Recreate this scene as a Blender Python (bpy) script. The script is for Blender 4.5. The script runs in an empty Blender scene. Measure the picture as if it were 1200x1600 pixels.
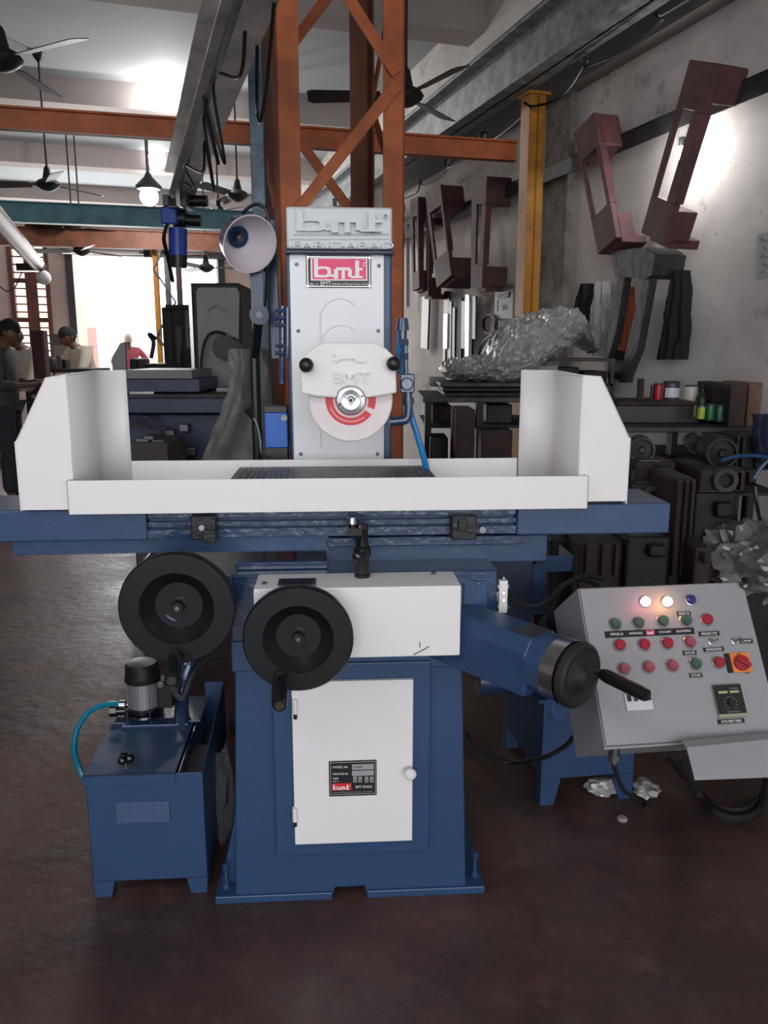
import bpy, bmesh, math, random
from mathutils import Vector, Matrix, noise, Euler
random.seed(7)
SC = bpy.context.scene
COL = SC.collection
R = math.radians
# ---------------------------------------------------------------- camera
FPX, PITCH, CAMH = 1250.0, R(11.3), 1.42
cd = bpy.data.cameras.new('camera'); cam = bpy.data.objects.new('camera', cd); COL.objects.link(cam)
cam.location = (0, 0, CAMH); cam.rotation_euler = (math.pi/2 - PITCH, 0, 0)
cd.sensor_fit = 'VERTICAL'; cd.sensor_height = 36; cd.lens = FPX/1600*36; cd.clip_end = 200
SC.camera = cam
# ---------------------------------------------------------------- sky, daylight, exposure
SC.view_settings.view_transform = 'Standard'; SC.view_settings.look = 'None'
SC.view_settings.gamma = 1; SC.view_settings.use_curve_mapping = False
SC.view_settings.exposure = 0.0
w = bpy.data.worlds.new('sky'); SC.world = w; w.use_nodes = True
bgn = w.node_tree.nodes['Background']; bgn.inputs[0].default_value = (0.92, 0.96, 1.0, 1); bgn.inputs[1].default_value = 4.6
def area(name, loc, aim, sx, sy, power, col=(1, 1, 1)):
    l = bpy.data.lights.new(name, 'AREA'); l.shape = 'RECTANGLE'; l.size = sx; l.size_y = sy; l.energy = power; l.color = col
    o = bpy.data.objects.new(name, l); COL.objects.link(o); o.location = loc
    o.rotation_euler = (Vector(aim)-Vector(loc)).to_track_quat('-Z', 'Y').to_euler(); return o
# daylight entering by the open shutter behind the photographer, and by the far shutter
area('daylight_rear_opening', (-2.7, -1.0, 2.45), (0.1, 2.1, 1.15), 1.5, 1.2, 21, (1.0, 0.975, 0.965))
# overhead fill light added above the photographer, standing in for unseen tube lamps
area('aisle_overhead_fill', (-0.6, -0.2, 3.05), (0.1, 1.9, 1.25), 2.0, 0.4, 18, (0.96, 0.98, 1.0))
area('daylight_far_shutter', (-5.15, 15.6, 1.8), (-3.2, 8, 3.0), 3.6, 3.0, 270, (1.0, 0.99, 0.98))
def bulb_light(name, loc, power, r=0.06, col=(1, .97, .92)):
    l = bpy.data.lights.new(name, 'POINT'); l.energy = power; l.shadow_soft_size = r; l.color = col
    o = bpy.data.objects.new(name, l); COL.objects.link(o); o.location = loc; return o
# ---------------------------------------------------------------- pixel -> point helpers (each picks a real depth)
def ray(px, py):
    cx, cy = (px-600)/FPX, (800-py)/FPX
    return Vector((cx, math.cos(PITCH)+cy*math.sin(PITCH), -math.sin(PITCH)+cy*math.cos(PITCH)))
CO = Vector((0, 0, CAMH))
def PL(px, py, n, d):
    r = ray(px, py); n = Vector(n); return CO + r*((d-n.dot(CO))/n.dot(r))
def P(px, py, y): return PL(px, py, (0, 1, 0), y)
def GZ(px, py, z): return PL(px, py, (0, 0, 1), z)
PSI = R(17.5); RF = Matrix.Rotation(PSI, 4, 'Z')         # the hall's own frame: x across, y along
DV = Vector((math.cos(PSI), math.sin(PSI), 0)); DU = Vector((-math.sin(PSI), math.cos(PSI), 0))
WALLV = 3.0; FARU = 17.0; CEIL = 4.3
def WL(px, py, off=0): return PL(px, py, DV, WALLV-off)
def FW(px, py, off=0): return PL(px, py, DU, FARU-off)
def rl(p): return RF.inverted() @ p                      # world -> hall frame
# ---------------------------------------------------------------- materials
def S(r, g, b):
    f = lambda c: (c/255/12.92) if c/255 <= .04045 else ((c/255+.055)/1.055)**2.4
    return (f(r), f(g), f(b), 1)
MATS = {}
def mat(name, col, rough=.5, metal=0, var=None, vs=6, bump=0, bs=60, coat=0, emit=0, trans=0, spec=.5, col2=None, rv=0):
    if name in MATS: return MATS[name]
    m = bpy.data.materials.new(name); m.use_nodes = True; MATS[name] = m
    nt = m.node_tree; N = nt.nodes; L = nt.links; b = N['Principled BSDF']
    b.inputs['Base Color'].default_value = col; b.inputs['Roughness'].default_value = rough
    b.inputs['Metallic'].default_value = metal; b.inputs['Specular IOR Level'].default_value = spec
    if coat: b.inputs['Coat Weight'].default_value = coat; b.inputs['Coat Roughness'].default_value = .12
    if trans: b.inputs['Transmission Weight'].default_value = trans
    if emit: b.inputs['Emission Color'].default_value = col; b.inputs['Emission Strength'].default_value = emit
    tc = N.new('ShaderNodeTexCoord')
    if var or col2:
        n = N.new('ShaderNodeTexNoise'); n.inputs['Scale'].default_value = vs; n.inputs['Detail'].default_value = 6; n.inputs['Roughness'].default_value = .62
        L.new(tc.outputs['Object'], n.inputs['Vector'])
        cr = N.new('ShaderNodeValToRGB'); L.new(n.outputs['Fac'], cr.inputs[0])
        k = 1-(var or 0); c2 = col2 or (col[0]*k, col[1]*k, col[2]*k, 1)
        cr.color_ramp.elements[0].position = .36; cr.color_ramp.elements[1].position = .64
        cr.color_ramp.elements[0].color = c2; cr.color_ramp.elements[1].color = col
        L.new(cr.outputs[0], b.inputs['Base Color'])
        if rv:
            mr = N.new('ShaderNodeMapRange'); mr.inputs[1].default_value = .35; mr.inputs[2].default_value = .65
            mr.inputs[3].default_value = rough-rv; mr.inputs[4].default_value = rough+rv
            L.new(n.outputs['Fac'], mr.inputs[0]); L.new(mr.outputs[0], b.inputs['Roughness'])
    if bump:
        n2 = N.new('ShaderNodeTexNoise'); n2.inputs['Scale'].default_value = bs; n2.inputs['Detail'].default_value = 3
        L.new(tc.outputs['Object'], n2.inputs['Vector'])
        bp = N.new('ShaderNodeBump'); bp.inputs['Strength'].default_value = bump; bp.inputs['Distance'].default_value = .01
        L.new(n2.outputs['Fac'], bp.inputs['Height']); L.new(bp.outputs[0], b.inputs['Normal'])
    return m
blue = mat('blue_enamel', S(40, 68, 106), .42, var=.10, vs=5, bump=.12, bs=28, coat=.12)
bluewet = mat('blue_gloss_enamel', S(38, 60, 94), .2, bump=.3, bs=45, coat=.8, var=.1)
bluedk = mat('dark_blue_enamel', S(32, 44, 70), .4, var=.25, bump=.15, bs=30)
whitep = mat('white_enamel', S(226, 222, 222), .42, var=.03, vs=3, bump=.03, bs=14)
greyp = mat('light_grey_enamel', S(228, 229, 232), .4, var=.04, vs=5, bump=.05, bs=30)
hammer = mat('hammered_grey_casting', S(186, 190, 195), .3, bump=.12, bs=300, coat=.3)
panelg = mat('panel_grey_enamel', S(146, 144, 149), .5, var=.06, vs=4, bump=.08, bs=200)
black = mat('black_plastic', S(24, 24, 26), .38)
wheelblk = mat('black_wheel_enamel', S(40, 40, 43), .3, .6)
blackg = mat('black_gloss', S(16, 16, 18), .16, coat=.5)
blackm = mat('black_rubber', S(22, 22, 24), .7)
steel = mat('bright_steel', S(190, 192, 196), .25, 1, bump=.05, bs=80)
dullst = mat('dull_steel', S(120, 122, 125), .45, .9, var=.3, vs=20)
chuckm = mat('ground_steel_chuck', S(120, 122, 124), .42, .7, var=.3, vs=30)
pink = mat('magenta_print', S(226, 40, 104), .4)
redp = mat('red_print', S(200, 40, 48), .45)
inkw = mat('white_print', S(232, 226, 228), .5)
inkb = mat('black_print', S(20, 20, 22), .45)
graypr = mat('grey_print', S(150, 150, 152), .5)
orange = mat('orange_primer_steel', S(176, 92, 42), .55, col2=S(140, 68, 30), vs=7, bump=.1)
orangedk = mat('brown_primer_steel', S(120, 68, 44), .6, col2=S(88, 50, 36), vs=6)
yellow = mat('ochre_painted_steel', S(196, 134, 40), .5, col2=S(150, 96, 28), vs=5)
maroon = mat('maroon_primer_casting', S(98, 58, 60), .65, col2=S(70, 42, 46), vs=8, bump=.15)
steeldk = mat('dark_painted_girder', S(92, 92, 94), .5, .2, col2=S(62, 62, 65), vs=4)
galv = mat('galvanised_girder', S(150, 156, 160), .5, .3, col2=S(104, 110, 114), vs=9)
teal = mat('teal_painted_girder', S(104, 160, 176), .5, col2=S(78, 128, 144), vs=5)
postbl = mat('slate_blue_post', S(84, 104, 122), .5, col2=S(52, 68, 84), vs=16)
dark = mat('oily_dark_iron', S(30, 28, 31), .6, .2, col2=S(16, 15, 17), vs=9, bump=.2)
rust = mat('rusty_brown_iron', S(58, 38, 33), .75, col2=S(32, 22, 21), vs=8, bump=.3)
mid = mat('worn_grey_iron', S(70, 70, 70), .6, .2, col2=S(42, 41, 42), vs=8, bump=.2)
skin = mat('brown_skin', S(104, 72, 56), .55)
hairm = mat('black_hair', S(18, 16, 16), .8, bump=.5, bs=150)
def glass_like(name, col, alpha, rough=.3):
    m = mat(name, col, rough, bump=.5, bs=22, coat=.6)
    m.node_tree.nodes['Principled BSDF'].inputs['Alpha'].default_value = alpha; return m
plastic = glass_like('dusty_clear_plastic_sheet', S(186, 184, 184), .82, .32)
# ---------------------------------------------------------------- mesh builder
WM = {}
class MB:
    def __init__(s, F=None): s.v = []; s.f = []; s.m = []; s.F = F or Matrix.Identity(4)
    def add(s, vs, fs, m=0):
        k = len(s.v); s.v += [Vector(v) for v in vs]; s.f += [[k+i for i in f] for f in fs]; s.m += [m]*len(fs); return s
    def box(s, a, b, m=0, T=None):
        x0, x1 = sorted((a[0], b[0])); y0, y1 = sorted((a[1], b[1])); z0, z1 = sorted((a[2], b[2]))
        vs = [Vector(p) for p in ((x0,y0,z0),(x1,y0,z0),(x1,y1,z0),(x0,y1,z0),(x0,y0,z1),(x1,y0,z1),(x1,y1,z1),(x0,y1,z1))]
        if T: vs = [T @ v for v in vs]
        return s.add(vs, [(0,3,2,1),(4,5,6,7),(0,1,5,4),(1,2,6,5),(2,3,7,6),(3,0,4,7)], m)
    def prism(s, poly, vec, m=0, caps=True):
        n = len(poly); poly = [Vector(p) for p in poly]; vec = Vector(vec)
        fs = [(i, (i+1) % n, n+(i+1) % n, n+i) for i in range(n)]
        if caps: fs += [tuple(range(n-1, -1, -1)), tuple(range(n, 2*n))]
        return s.add(poly+[p+vec for p in poly], fs, m)
    def lathe(s, prof, o, ax, seg=24, m=0, cap=True):
        o = Vector(o); ax = Vector(ax).normalized(); q = ax.to_track_quat('Z', 'Y')
        vs = []; fs = []
        for r, h in prof:
            for k in range(seg):
                a = 2*math.pi*k/seg; vs.append(o + q @ Vector((r*math.cos(a), r*math.sin(a), h)))
        for i in range(len(prof)-1):
            for k in range(seg):
                k2 = (k+1) % seg; fs.append((i*seg+k, i*seg+k2, (i+1)*seg+k2, (i+1)*seg+k))
        if cap: fs += [tuple(range(seg-1, -1, -1)), tuple((len(prof)-1)*seg+k for k in range(seg))]
        return s.add(vs, fs, m)
    def cyl(s, a, b, r, r2=None, seg=16, m=0):
        a = Vector(a); b = Vector(b); return s.lathe([(r, 0), (r if r2 is None else r2, (b-a).length)], a, b-a, seg, m)
    def tube(s, pts, r, seg=8, m=0):
        pts = [Vector(p) for p in pts]; n = len(pts); vs = []; fs = []; up = None
        for i, p in enumerate(pts):
            t = (pts[min(i+1, n-1)]-pts[max(i-1, 0)]).normalized()
            if up is None: up = t.orthogonal().normalized()
            up = (up - t*up.dot(t)).normalized(); bi = t.cross(up)
            rr = r[i] if isinstance(r, (list, tuple)) else r
            for k in range(seg):
                a = 2*math.pi*k/seg; vs.append(p+(up*math.cos(a)+bi*math.sin(a))*rr)
        for i in range(n-1):
            for k in range(seg):
                k2 = (k+1) % seg; fs.append((i*seg+k, i*seg+k2, (i+1)*seg+k2, (i+1)*seg+k))
        fs += [tuple(range(seg-1, -1, -1)), tuple((n-1)*seg+k for k in range(seg))]
        return s.add(vs, fs, m)
    def ball(s, c, r, sc=(1, 1, 1), seg=16, ri=10, m=0, T=None):
        vs = []; fs = []
        for i in range(ri+1):
            t = math.pi*i/ri
            for k in range(seg):
                a = 2*math.pi*k/seg; p = Vector((r*sc[0]*math.sin(t)*math.cos(a), r*sc[1]*math.sin(t)*math.sin(a), r*sc[2]*math.cos(t)))
                vs.append(Vector(c)+((T @ p) if T else p))
        for i in range(ri):
            for k in range(seg):
                k2 = (k+1) % seg; fs.append((i*seg+k, (i+1)*seg+k, (i+1)*seg+k2, i*seg+k2))
        return s.add(vs, fs, m)
    def bar(s, a, b, wd, th, m=0, up=(0, 0, 1)):
        a = Vector(a); b = Vector(b); t = (b-a).normalized(); up = Vector(up)
        if abs(t.dot(up)) > .98: up = Vector((0, 1, 0))
        sd = t.cross(up).normalized(); u2 = sd.cross(t)
        c = [a+sd*(i*wd/2)+u2*(j*th/2) for i, j in ((-1,-1),(1,-1),(1,1),(-1,1))]
        return s.prism(c, b-a, m)
    def text(s, txt, o, ex, ez, size, depth=.0006, m=0, width=None, center=False):
        """lettering lying in the plane (ex, ez); size = cap height"""
        cu = bpy.data.curves.new('t', 'FONT'); cu.body = txt; cu.size = 1; cu.extrude = .5; cu.resolution_u = 2
        ob = bpy.data.objects.new('t', cu); COL.objects.link(ob)
        me = bpy.data.meshes.new_from_object(ob.evaluated_get(bpy.context.evaluated_depsgraph_get()))
        if not me.vertices: return s
        xs = [v.co.x for v in me.vertices]; x0, x1 = min(xs), max(xs); k = size/.69; kx = k
        if width: kx = width/(x1-x0)
        ex = Vector(ex).normalized(); ez = Vector(ez).normalized(); nn = ex.cross(ez)
        off = -(x1-x0)*kx/2 if center else 0
        vs = [Vector(o)+ex*((v.co.x-x0)*kx+off)+ez*(v.co.y*k)+nn*(v.co.z*depth*2) for v in me.vertices]
        s.add(vs, [tuple(p.vertices) for p in me.polygons], m)
        bpy.data.objects.remove(ob); bpy.data.curves.remove(cu); bpy.data.meshes.remove(me); return s
    def build(s, name, mats, parent=None, smooth=35, bevel=0, seg=2, sub=0, solid=0):
        me = bpy.data.meshes.new(name)
        base = Matrix.Identity(4); F = s.F
        if parent is not None: base = WM[parent]
        else:
            pts = [F @ v for v in s.v]
            c = Vector(((min(p.x for p in pts)+max(p.x for p in pts))/2, (min(p.y for p in pts)+max(p.y for p in pts))/2, min(p.z for p in pts)))
            base = Matrix.Translation(c)
        T = base.inverted() @ F
        me.from_pydata([T @ v for v in s.v], [], s.f)
        for mt in (mats if isinstance(mats, (list, tuple)) else [mats]): me.materials.append(mt)
        me.polygons.foreach_set('material_index', s.m)
        bm = bmesh.new(); bm.from_mesh(me); bmesh.ops.recalc_face_normals(bm, faces=bm.faces); bm.to_mesh(me); bm.free()
        if smooth:
            me.polygons.foreach_set('use_smooth', [True]*len(me.polygons)); me.set_sharp_from_angle(angle=R(smooth))
        me.update()
        o = bpy.data.objects.new(name, me); COL.objects.link(o); WM[o] = base
        if parent is not None: o.parent = parent
        else: o.matrix_world = base
        if solid: md = o.modifiers.new('solid', 'SOLIDIFY'); md.thickness = solid; md.offset = 0
        if bevel: md = o.modifiers.new('bevel', 'BEVEL'); md.width = bevel; md.segments = seg; md.limit_method = 'ANGLE'; md.angle_limit = R(40)
        if sub: md = o.modifiers.new('sub', 'SUBSURF'); md.levels = sub; md.render_levels = sub
        return o
def tag(o, label=None, cat=None, group=None, kind=None):
    if label: o['label'] = label
    if cat: o['category'] = cat
    if group: o['group'] = group
    if kind: o['kind'] = kind
    return o
def thing(name, label, cat, loc=(0, 0, 0), rz=0, group=None):
    o = bpy.data.objects.new(name, None); COL.objects.link(o); o.location = loc; o.rotation_euler = (0, 0, rz); o.empty_display_size = .1
    WM[o] = Matrix.Translation(Vector(loc)) @ Matrix.Rotation(rz, 4, 'Z'); return tag(o, label, cat, group)
def struct(mb, name, mats, **k): return tag(mb.build(name, mats, **k), kind='structure')
def copy_tree(o, parent=None):
    c = o.copy(); COL.objects.link(c); c.parent = parent; WM[c] = WM.get(parent) or WM.get(o)
    for ch in [x for x in o.children]: copy_tree(ch, c)
    return c
def arc(pts, n=8):
    """Catmull-Rom through pts"""
    pts = [Vector(p) for p in pts]; out = []
    for i in range(len(pts)-1):
        p0 = pts[max(i-1, 0)]; p1 = pts[i]; p2 = pts[i+1]; p3 = pts[min(i+2, len(pts)-1)]
        for k in range(n):
            t = k/n; out.append(.5*((2*p1)+(p2-p0)*t+(2*p0-5*p1+4*p2-p3)*t*t+(3*p1-p0-3*p2+p3)*t**3))
    return out+[pts[-1]]
def logo(mb, o, ex, ez, w, h, depth, m):
    """the maker's b m t mark as raised strokes; o = lower left corner"""
    o = Vector(o); X = Vector(ex).normalized()*w; Z = Vector(ez).normalized()*h; n = X.cross(Z).normalized()*depth
    for i_, (x0, y0, x1, y1) in enumerate(((.02,.06,.095,.97),(.33,.09,.46,.21),(.40,.0,.48,.47),(.545,0,.61,.47),(.67,.1,.745,.47),(.44,.42,.71,.56),
                           (.81,.04,.885,.90),(.885,.42,.955,.54),(.72,.04,.955,.15))):
        n_ = n*(1+.045*(i_+1))
        mb.prism([o+X*x0+Z*y0, o+X*x1+Z*y0, o+X*x1+Z*y1, o+X*x0+Z*y1], n_, m)
    N = 20; out = []; inn = []
    for k in range(N):
        a = 2*math.pi*k/N; c, s_ = math.cos(a), math.sin(a)
        f = lambda t: math.copysign(abs(t)**.6, t)
        out.append(o+X*(.18+.165*f(c))+Z*(.33+.27*f(s_))); inn.append(o+X*(.18+.095*f(c))+Z*(.33+.15*f(s_)))
    for k in range(N):
        j = (k+1) % N; mb.prism([out[k], out[j], inn[j], inn[k]], n, m)
    # registered mark ring
    c0 = o+X*1.0+Z*.72
    for k in range(10):
        a, b = 2*math.pi*k/10, 2*math.pi*(k+1)/10
        rr = lambda t, r: c0+X.normalized()*(r*h*math.cos(t))+Z*(r*math.sin(t))
        mb.prism([rr(a,.1), rr(b,.1), rr(b,.07), rr(a,.07)], n, m)
# ================================================================= the hall
def hb(mb, x0, x1, y0, y1, z0, z1, m=0): return mb.box((x0, y0, z0), (x1, y1, z1), m)
def M_(F=RF): return MB(F)
floorm = mat('oily_brown_concrete', S(94, 66, 60), .5, col2=S(60, 44, 43), vs=1.6, bump=.35, bs=18, rv=.1)
nt = floorm.node_tree; N = nt.nodes; L = nt.links; b = N['Principled BSDF']; tc = N['Texture Coordinate']
def layer(nt, prev, scale, p0, p1, col, fac, detail=8):
    N = nt.nodes; L = nt.links
    n = N.new('ShaderNodeTexNoise'); n.inputs['Scale'].default_value = scale; n.inputs['Detail'].default_value = detail; n.inputs['Roughness'].default_value = .7
    L.new(N['Texture Coordinate'].outputs['Object'], n.inputs['Vector'])
    cr = N.new('ShaderNodeValToRGB'); L.new(n.outputs['Fac'], cr.inputs[0])
    cr.color_ramp.elements[0].position = p0; cr.color_ramp.elements[1].position = p1
    cr.color_ramp.elements[1].color = (fac, fac, fac, 1)
    mx = N.new('ShaderNodeMix'); mx.data_type = 'RGBA'; L.new(cr.outputs[0], mx.inputs[0]); L.new(prev, mx.inputs[6]); mx.inputs[7].default_value = col
    return mx.outputs[2]
o1 = layer(nt, b.inputs['Base Color'].links[0].from_socket, 3.1, .5, .72, S(98, 88, 84), .6)
o1 = layer(nt, o1, 9, .56, .7, S(136, 98, 82), .35)
o1 = layer(nt, o1, 60, .6, .72, S(120, 112, 108), .35, 3)
o1 = layer(nt, o1, 1.1, .52, .66, S(60, 50, 50), .5)
L.new(o1, b.inputs['Base Color'])
struct(hb(M_(), -9, 3.3, -5, FARU+.2, -.1, 0), 'floor', floorm, smooth=0)
ceilm = mat('grey_painted_ceiling', S(172, 178, 182), .8, var=.08, vs=1.5, bump=.1, bs=8)
struct(hb(M_(), -9, 3.3, -5, FARU+.2, CEIL, CEIL+.15), 'ceiling', ceilm, smooth=0)
wallm = mat('stained_white_plaster', S(228, 224, 221), .8, col2=S(196, 190, 187), vs=1.4, bump=.25, bs=9)
nt = wallm.node_tree; b = nt.nodes['Principled BSDF']
o1 = layer(nt, b.inputs['Base Color'].links[0].from_socket, 2.3, .56, .66, S(112, 98, 92), .55)
o1 = layer(nt, o1, 14, .62, .68, S(96, 90, 86), .5)
nt.links.new(o1, b.inputs['Base Color'])
farm = mat('pink_grey_plaster', S(216, 196, 190), .8, col2=S(190, 166, 160), vs=.8, bump=.1, bs=8)
beamm = mat('plastered_beam', S(178, 168, 166), .8, var=.1, vs=1.2)
struct(hb(M_(), WALLV, WALLV+.3, -5, FARU, 0, CEIL), 'wall_right', wallm, smooth=0)
struct(hb(M_(), -9.2, -9, -5, FARU, 0, CEIL), 'wall_left', farm, smooth=0)
# far wall: window slot and shutter opening cut in it, built of the solid pieces between them
fx = lambda px: rl(FW(px, 450)).x
fz = lambda py: FW(230, py).z
wx0, wx1, dx0, dx1, ex0, ex1 = fx(20), fx(74), fx(112), fx(345), fx(352), fx(372)
fw = M_(); wz0, wz1 = 1.3, fz(383); dz = fz(400)
for x0, x1, z0, z1 in ((-9, wx0, 0, CEIL), (wx0, wx1, 0, wz0), (wx0, wx1, wz1, CEIL), (wx1, dx0, 0, CEIL), (dx0, dx1, dz, CEIL), (dx1, WALLV, 0, CEIL)):
    hb(fw, x0, x1, FARU, FARU+.25, z0, z1)
struct(fw, 'wall_far', farm, smooth=0)
# rear wall behind the photographer with its wide open shutter bay
rw = M_()
for x0, x1, z0, z1 in ((-9, -4.6, 0, CEIL), (2.6, 3, 0, CEIL), (-4.6, 2.6, 3.7, CEIL)): hb(rw, x0, x1, -5.2, -5, z0, z1)
struct(rw, 'wall_rear', farm, smooth=0)
gr = mat('pale_outdoor_concrete', S(196, 192, 186), .8, var=.1)
struct(MB().box((-40, 16.8, -.12), (40, 60, -.1)), 'ground_outside', gr, smooth=0)
struct(MB().box((-30, -30, -.12), (30, -5.3, -.1)), 'forecourt', gr, smooth=0)
# shutter opening frame and rolled shutter box
t = M_(); hb(t, dx0-.08, dx0+.05, FARU-.1, FARU+.3, 0, dz); hb(t, dx1-.05, dx1+.08, FARU-.1, FARU+.3, 0, dz)
struct(t, 'trim_1', mat('dark_door_steel', S(50, 48, 50), .5), smooth=0)
t = M_(); t.cyl((dx0-.1, FARU-.3, dz+.14), (dx1+.1, FARU-.3, dz+.14), .19, seg=20)
for k in range(3): hb(t, dx0-.1+k*(dx1-dx0)/2.05, dx0+k*(dx1-dx0)/2.05, FARU-.45, FARU-.01, dz-.02, dz+.36)
tag(t.build('rolled_shutter', mat('brown_shutter_steel', S(74, 66, 64), .55)), 'rolled-up dark steel shutter above the bright far doorway', 'shutter')
# barred window in the far wall
win = struct(hb(hb(M_(), wx0-.05, wx0+.03, FARU-.05, FARU+.2, wz0, wz1), wx1-.03, wx1+.05, FARU-.05, FARU+.2, wz0, wz1), 'window_1', orangedk, smooth=0)
n = 15
for k in range(n+1):
    z = wz0+(wz1-wz0)*k/n
    hb(M_(), wx0, wx1, FARU+.02, FARU+.05, z-.013-(.03 if k % 5 == 0 else 0), z+.013+(.03 if k % 5 == 0 else 0)).build('window_bar', orangedk, win, smooth=0)
for k in (.45, .62):
    x = wx0+(wx1-wx0)*k; hb(M_(), x-.05, x+.05, FARU-.02, FARU+.06, wz0, wz1).build('mullion', orangedk, win, smooth=0)
# outside: neighbour's building seen past the doorway's left edge and through the window
t = M_(); hb(t, wx0-5, fx(128), FARU+4.5, FARU+5, 0, 7)
nb = tag(t.build('neighbour_wall', mat('pale_outdoor_render', S(240, 218, 196), .8, var=.1), smooth=0), 'pale peach rendered building wall outside beyond the far window and doorway', 'building')
t = M_(); c = rl(FW(124, 500, -3)).x; hb(t, c-.10, c+.12, FARU+3.2, FARU+3.6, 0, 5.5)
tag(t.build('outside_pillar', mat('cream_yellow_paint', S(246, 226, 176), .7), smooth=0), 'cream yellow pillar outside just inside the left edge of the bright doorway', 'pillar')
t = M_(); c = rl(FW(136, 500, -4)).x; hb(t, c-.2, c+.2, FARU+3.9, FARU+4.1, 0, 2.0)
tag(t.build('outside_pink_panel', mat('pink_paint', S(226, 150, 150), .7), smooth=0), 'low pink panel outside at the foot of the cream yellow pillar', 'panel')
# ceiling beams
for k, u in enumerate((.75, 3.85, 6.9, 10.0, 13.1, 16.0)):
    struct(hb(M_(), -9, WALLV, u-.16, u+.16, CEIL-.27, CEIL), 'trim_%d' % (k+2), beamm, smooth=0)
struct(hb(M_(), WALLV-.12, WALLV, -2, 9.2, 3.14, 3.30), 'trim_8', mat('grey_ledge', S(140, 136, 134), .8, var=.15), smooth=0)
pu0, pu1 = rl(WL(851, 300, .04)).y, rl(WL(888, 300, .04)).y
struct(hb(M_(), WALLV-.05, WALLV, min(pu0, pu1), max(pu0, pu1), 0, 3.14), 'trim_9', mat('rough_grey_render', S(150, 144, 138), .9, col2=S(110, 104, 98), vs=7, bump=.6, bs=30), smooth=0)
# steel cross beams (channels)
def ibeam(mb, a, b, h, wd, m=0, t=.012, up=(0, 0, 1)):
    a = Vector(a); b = Vector(b); z = Vector(up)
    mb.bar(a, b, .014, h, m); mb.bar(a+z*(h/2-t/2), b+z*(h/2-t/2), wd, t, m); mb.bar(a-z*(h/2-t/2), b-z*(h/2-t/2), wd, t, m); return mb
def span(A, B, right=True):
    d = (B-A).normalized(); k = DV.dot(d)
    if right: A = A+d*((WALLV-DV.dot(A))/k)
    return A, B+d*((-9-DV.dot(B))/k)
A = GZ(806, 237, 2.74); B = GZ(-90, 178, 2.74); A, B = span(A, B, False)
tag(ibeam(MB(), A, B, .125, .07).build('cross_beam', orange, smooth=0), 'orange-brown steel cross beam running from the ochre column to the left, nearest of the cross beams', 'beam')
A = GZ(640, 356, 2.80); B = GZ(-60, 328, 2.80); A, B = span(A, B)
tag(ibeam(MB(), A, B, .2, .12).build('cross_beam', teal, smooth=0), 'teal painted steel cross beam below the far ceiling lamps', 'beam')
A = GZ(640, 388, 2.90); B = GZ(20, 369, 2.90); A, B = span(A, B)
tag(ibeam(MB(), A, B, .24, .12).build('cross_beam', orangedk, smooth=0), 'brown steel cross beam just above the bright far doorway', 'beam')
# left hoist track and right crane girder
def bl(name, mb, m, label, cat, **k): return tag(mb.build(name, m, smooth=0, **k), label, cat)
TZ = 2.35; TA = GZ(284, 306, TZ); TB = GZ(402, -30, TZ); tdir = (TA-TB).normalized(); tsd = Vector((tdir.y, -tdir.x, 0))
def tk(d, sx, z): return TB + tdir*d + tsd*sx + Vector((0, 0, z-3.0))      # point along the track
TL_ = (TA-TB).length
t = MB()
for z0, wd, th in ((3.006, .15, .012), (3.194, .15, .012)): t.bar(tk(-1.5, 0, z0), tk(TL_+.3, 0, z0), wd, th)
t.bar(tk(-1.5, 0, 3.10), tk(TL_+.3, 0, 3.10), .01, .19)
bl('hoist_track', t, mat('worn_grey_girder', S(226, 224, 222), .5, 0, col2=S(176, 174, 174), vs=5), 'long grey overhead I-beam track leading to the blue hoist', 'beam')
# festoon cables looping under the track
def loops(name, pts, r, m, label, cat='cable', n=8, F=None): return tag(MB(F).tube(arc(pts, n), r, 6).build(name, m), label, cat)
lp = []
for u0, dip in ((.3, .08), (.75, .24), (.95, .2), (1.15, .26), (1.6, .1), (2.1, .08)):
    lp += [tk(u0, -.02+.03*math.sin(u0*5), 2.985), tk(u0+.15, .01, 2.99-dip)]
loops('hanging_cable', lp+[tk(2.5, -.03, 2.98), tk(TL_-.2, -.02, 2.95)], .006, black, 'black cable looping below the grey hoist track')
loops('hanging_cable', [tk(.1, .06, 2.99), tk(.35, .08, 2.88), tk(.5, .08, 2.80), tk(.56, .08, 2.86), tk(.4, .06, 2.985)], .006, black, 'short black cable loop on the right side of the hoist track')
t = MB(); t.bar(tk(0, -.04, 2.975), tk(TL_, -.04, 2.975), .02, .015); bl('power_rail', t, dullst, 'thin steel conductor strip under the hoist track', 'rail')

# right crane girder
GZb = 3.10; gp = rl(GZ(826, 132, GZb)); xr = gp.x-.02
t = M_(); u1 = 11.5
hb(t, xr-.09, xr+.09, .4, u1, GZb, GZb+.02); hb(t, xr+.0, xr+.014, .4, u1, GZb, GZb+.33); hb(t, xr-.09, xr+.09, .4, u1, GZb+.31, GZb+.33)
bl('crane_girder', t, galv, 'long galvanised crane girder along the right wall on the ochre column', 'beam')
t = M_(); hb(t, xr-.03, xr+.03, .4, u1, GZb+.332, GZb+.39)
bl('crane_rail', t, steeldk, 'dark rail bar on top of the crane girder', 'rail')
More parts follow.
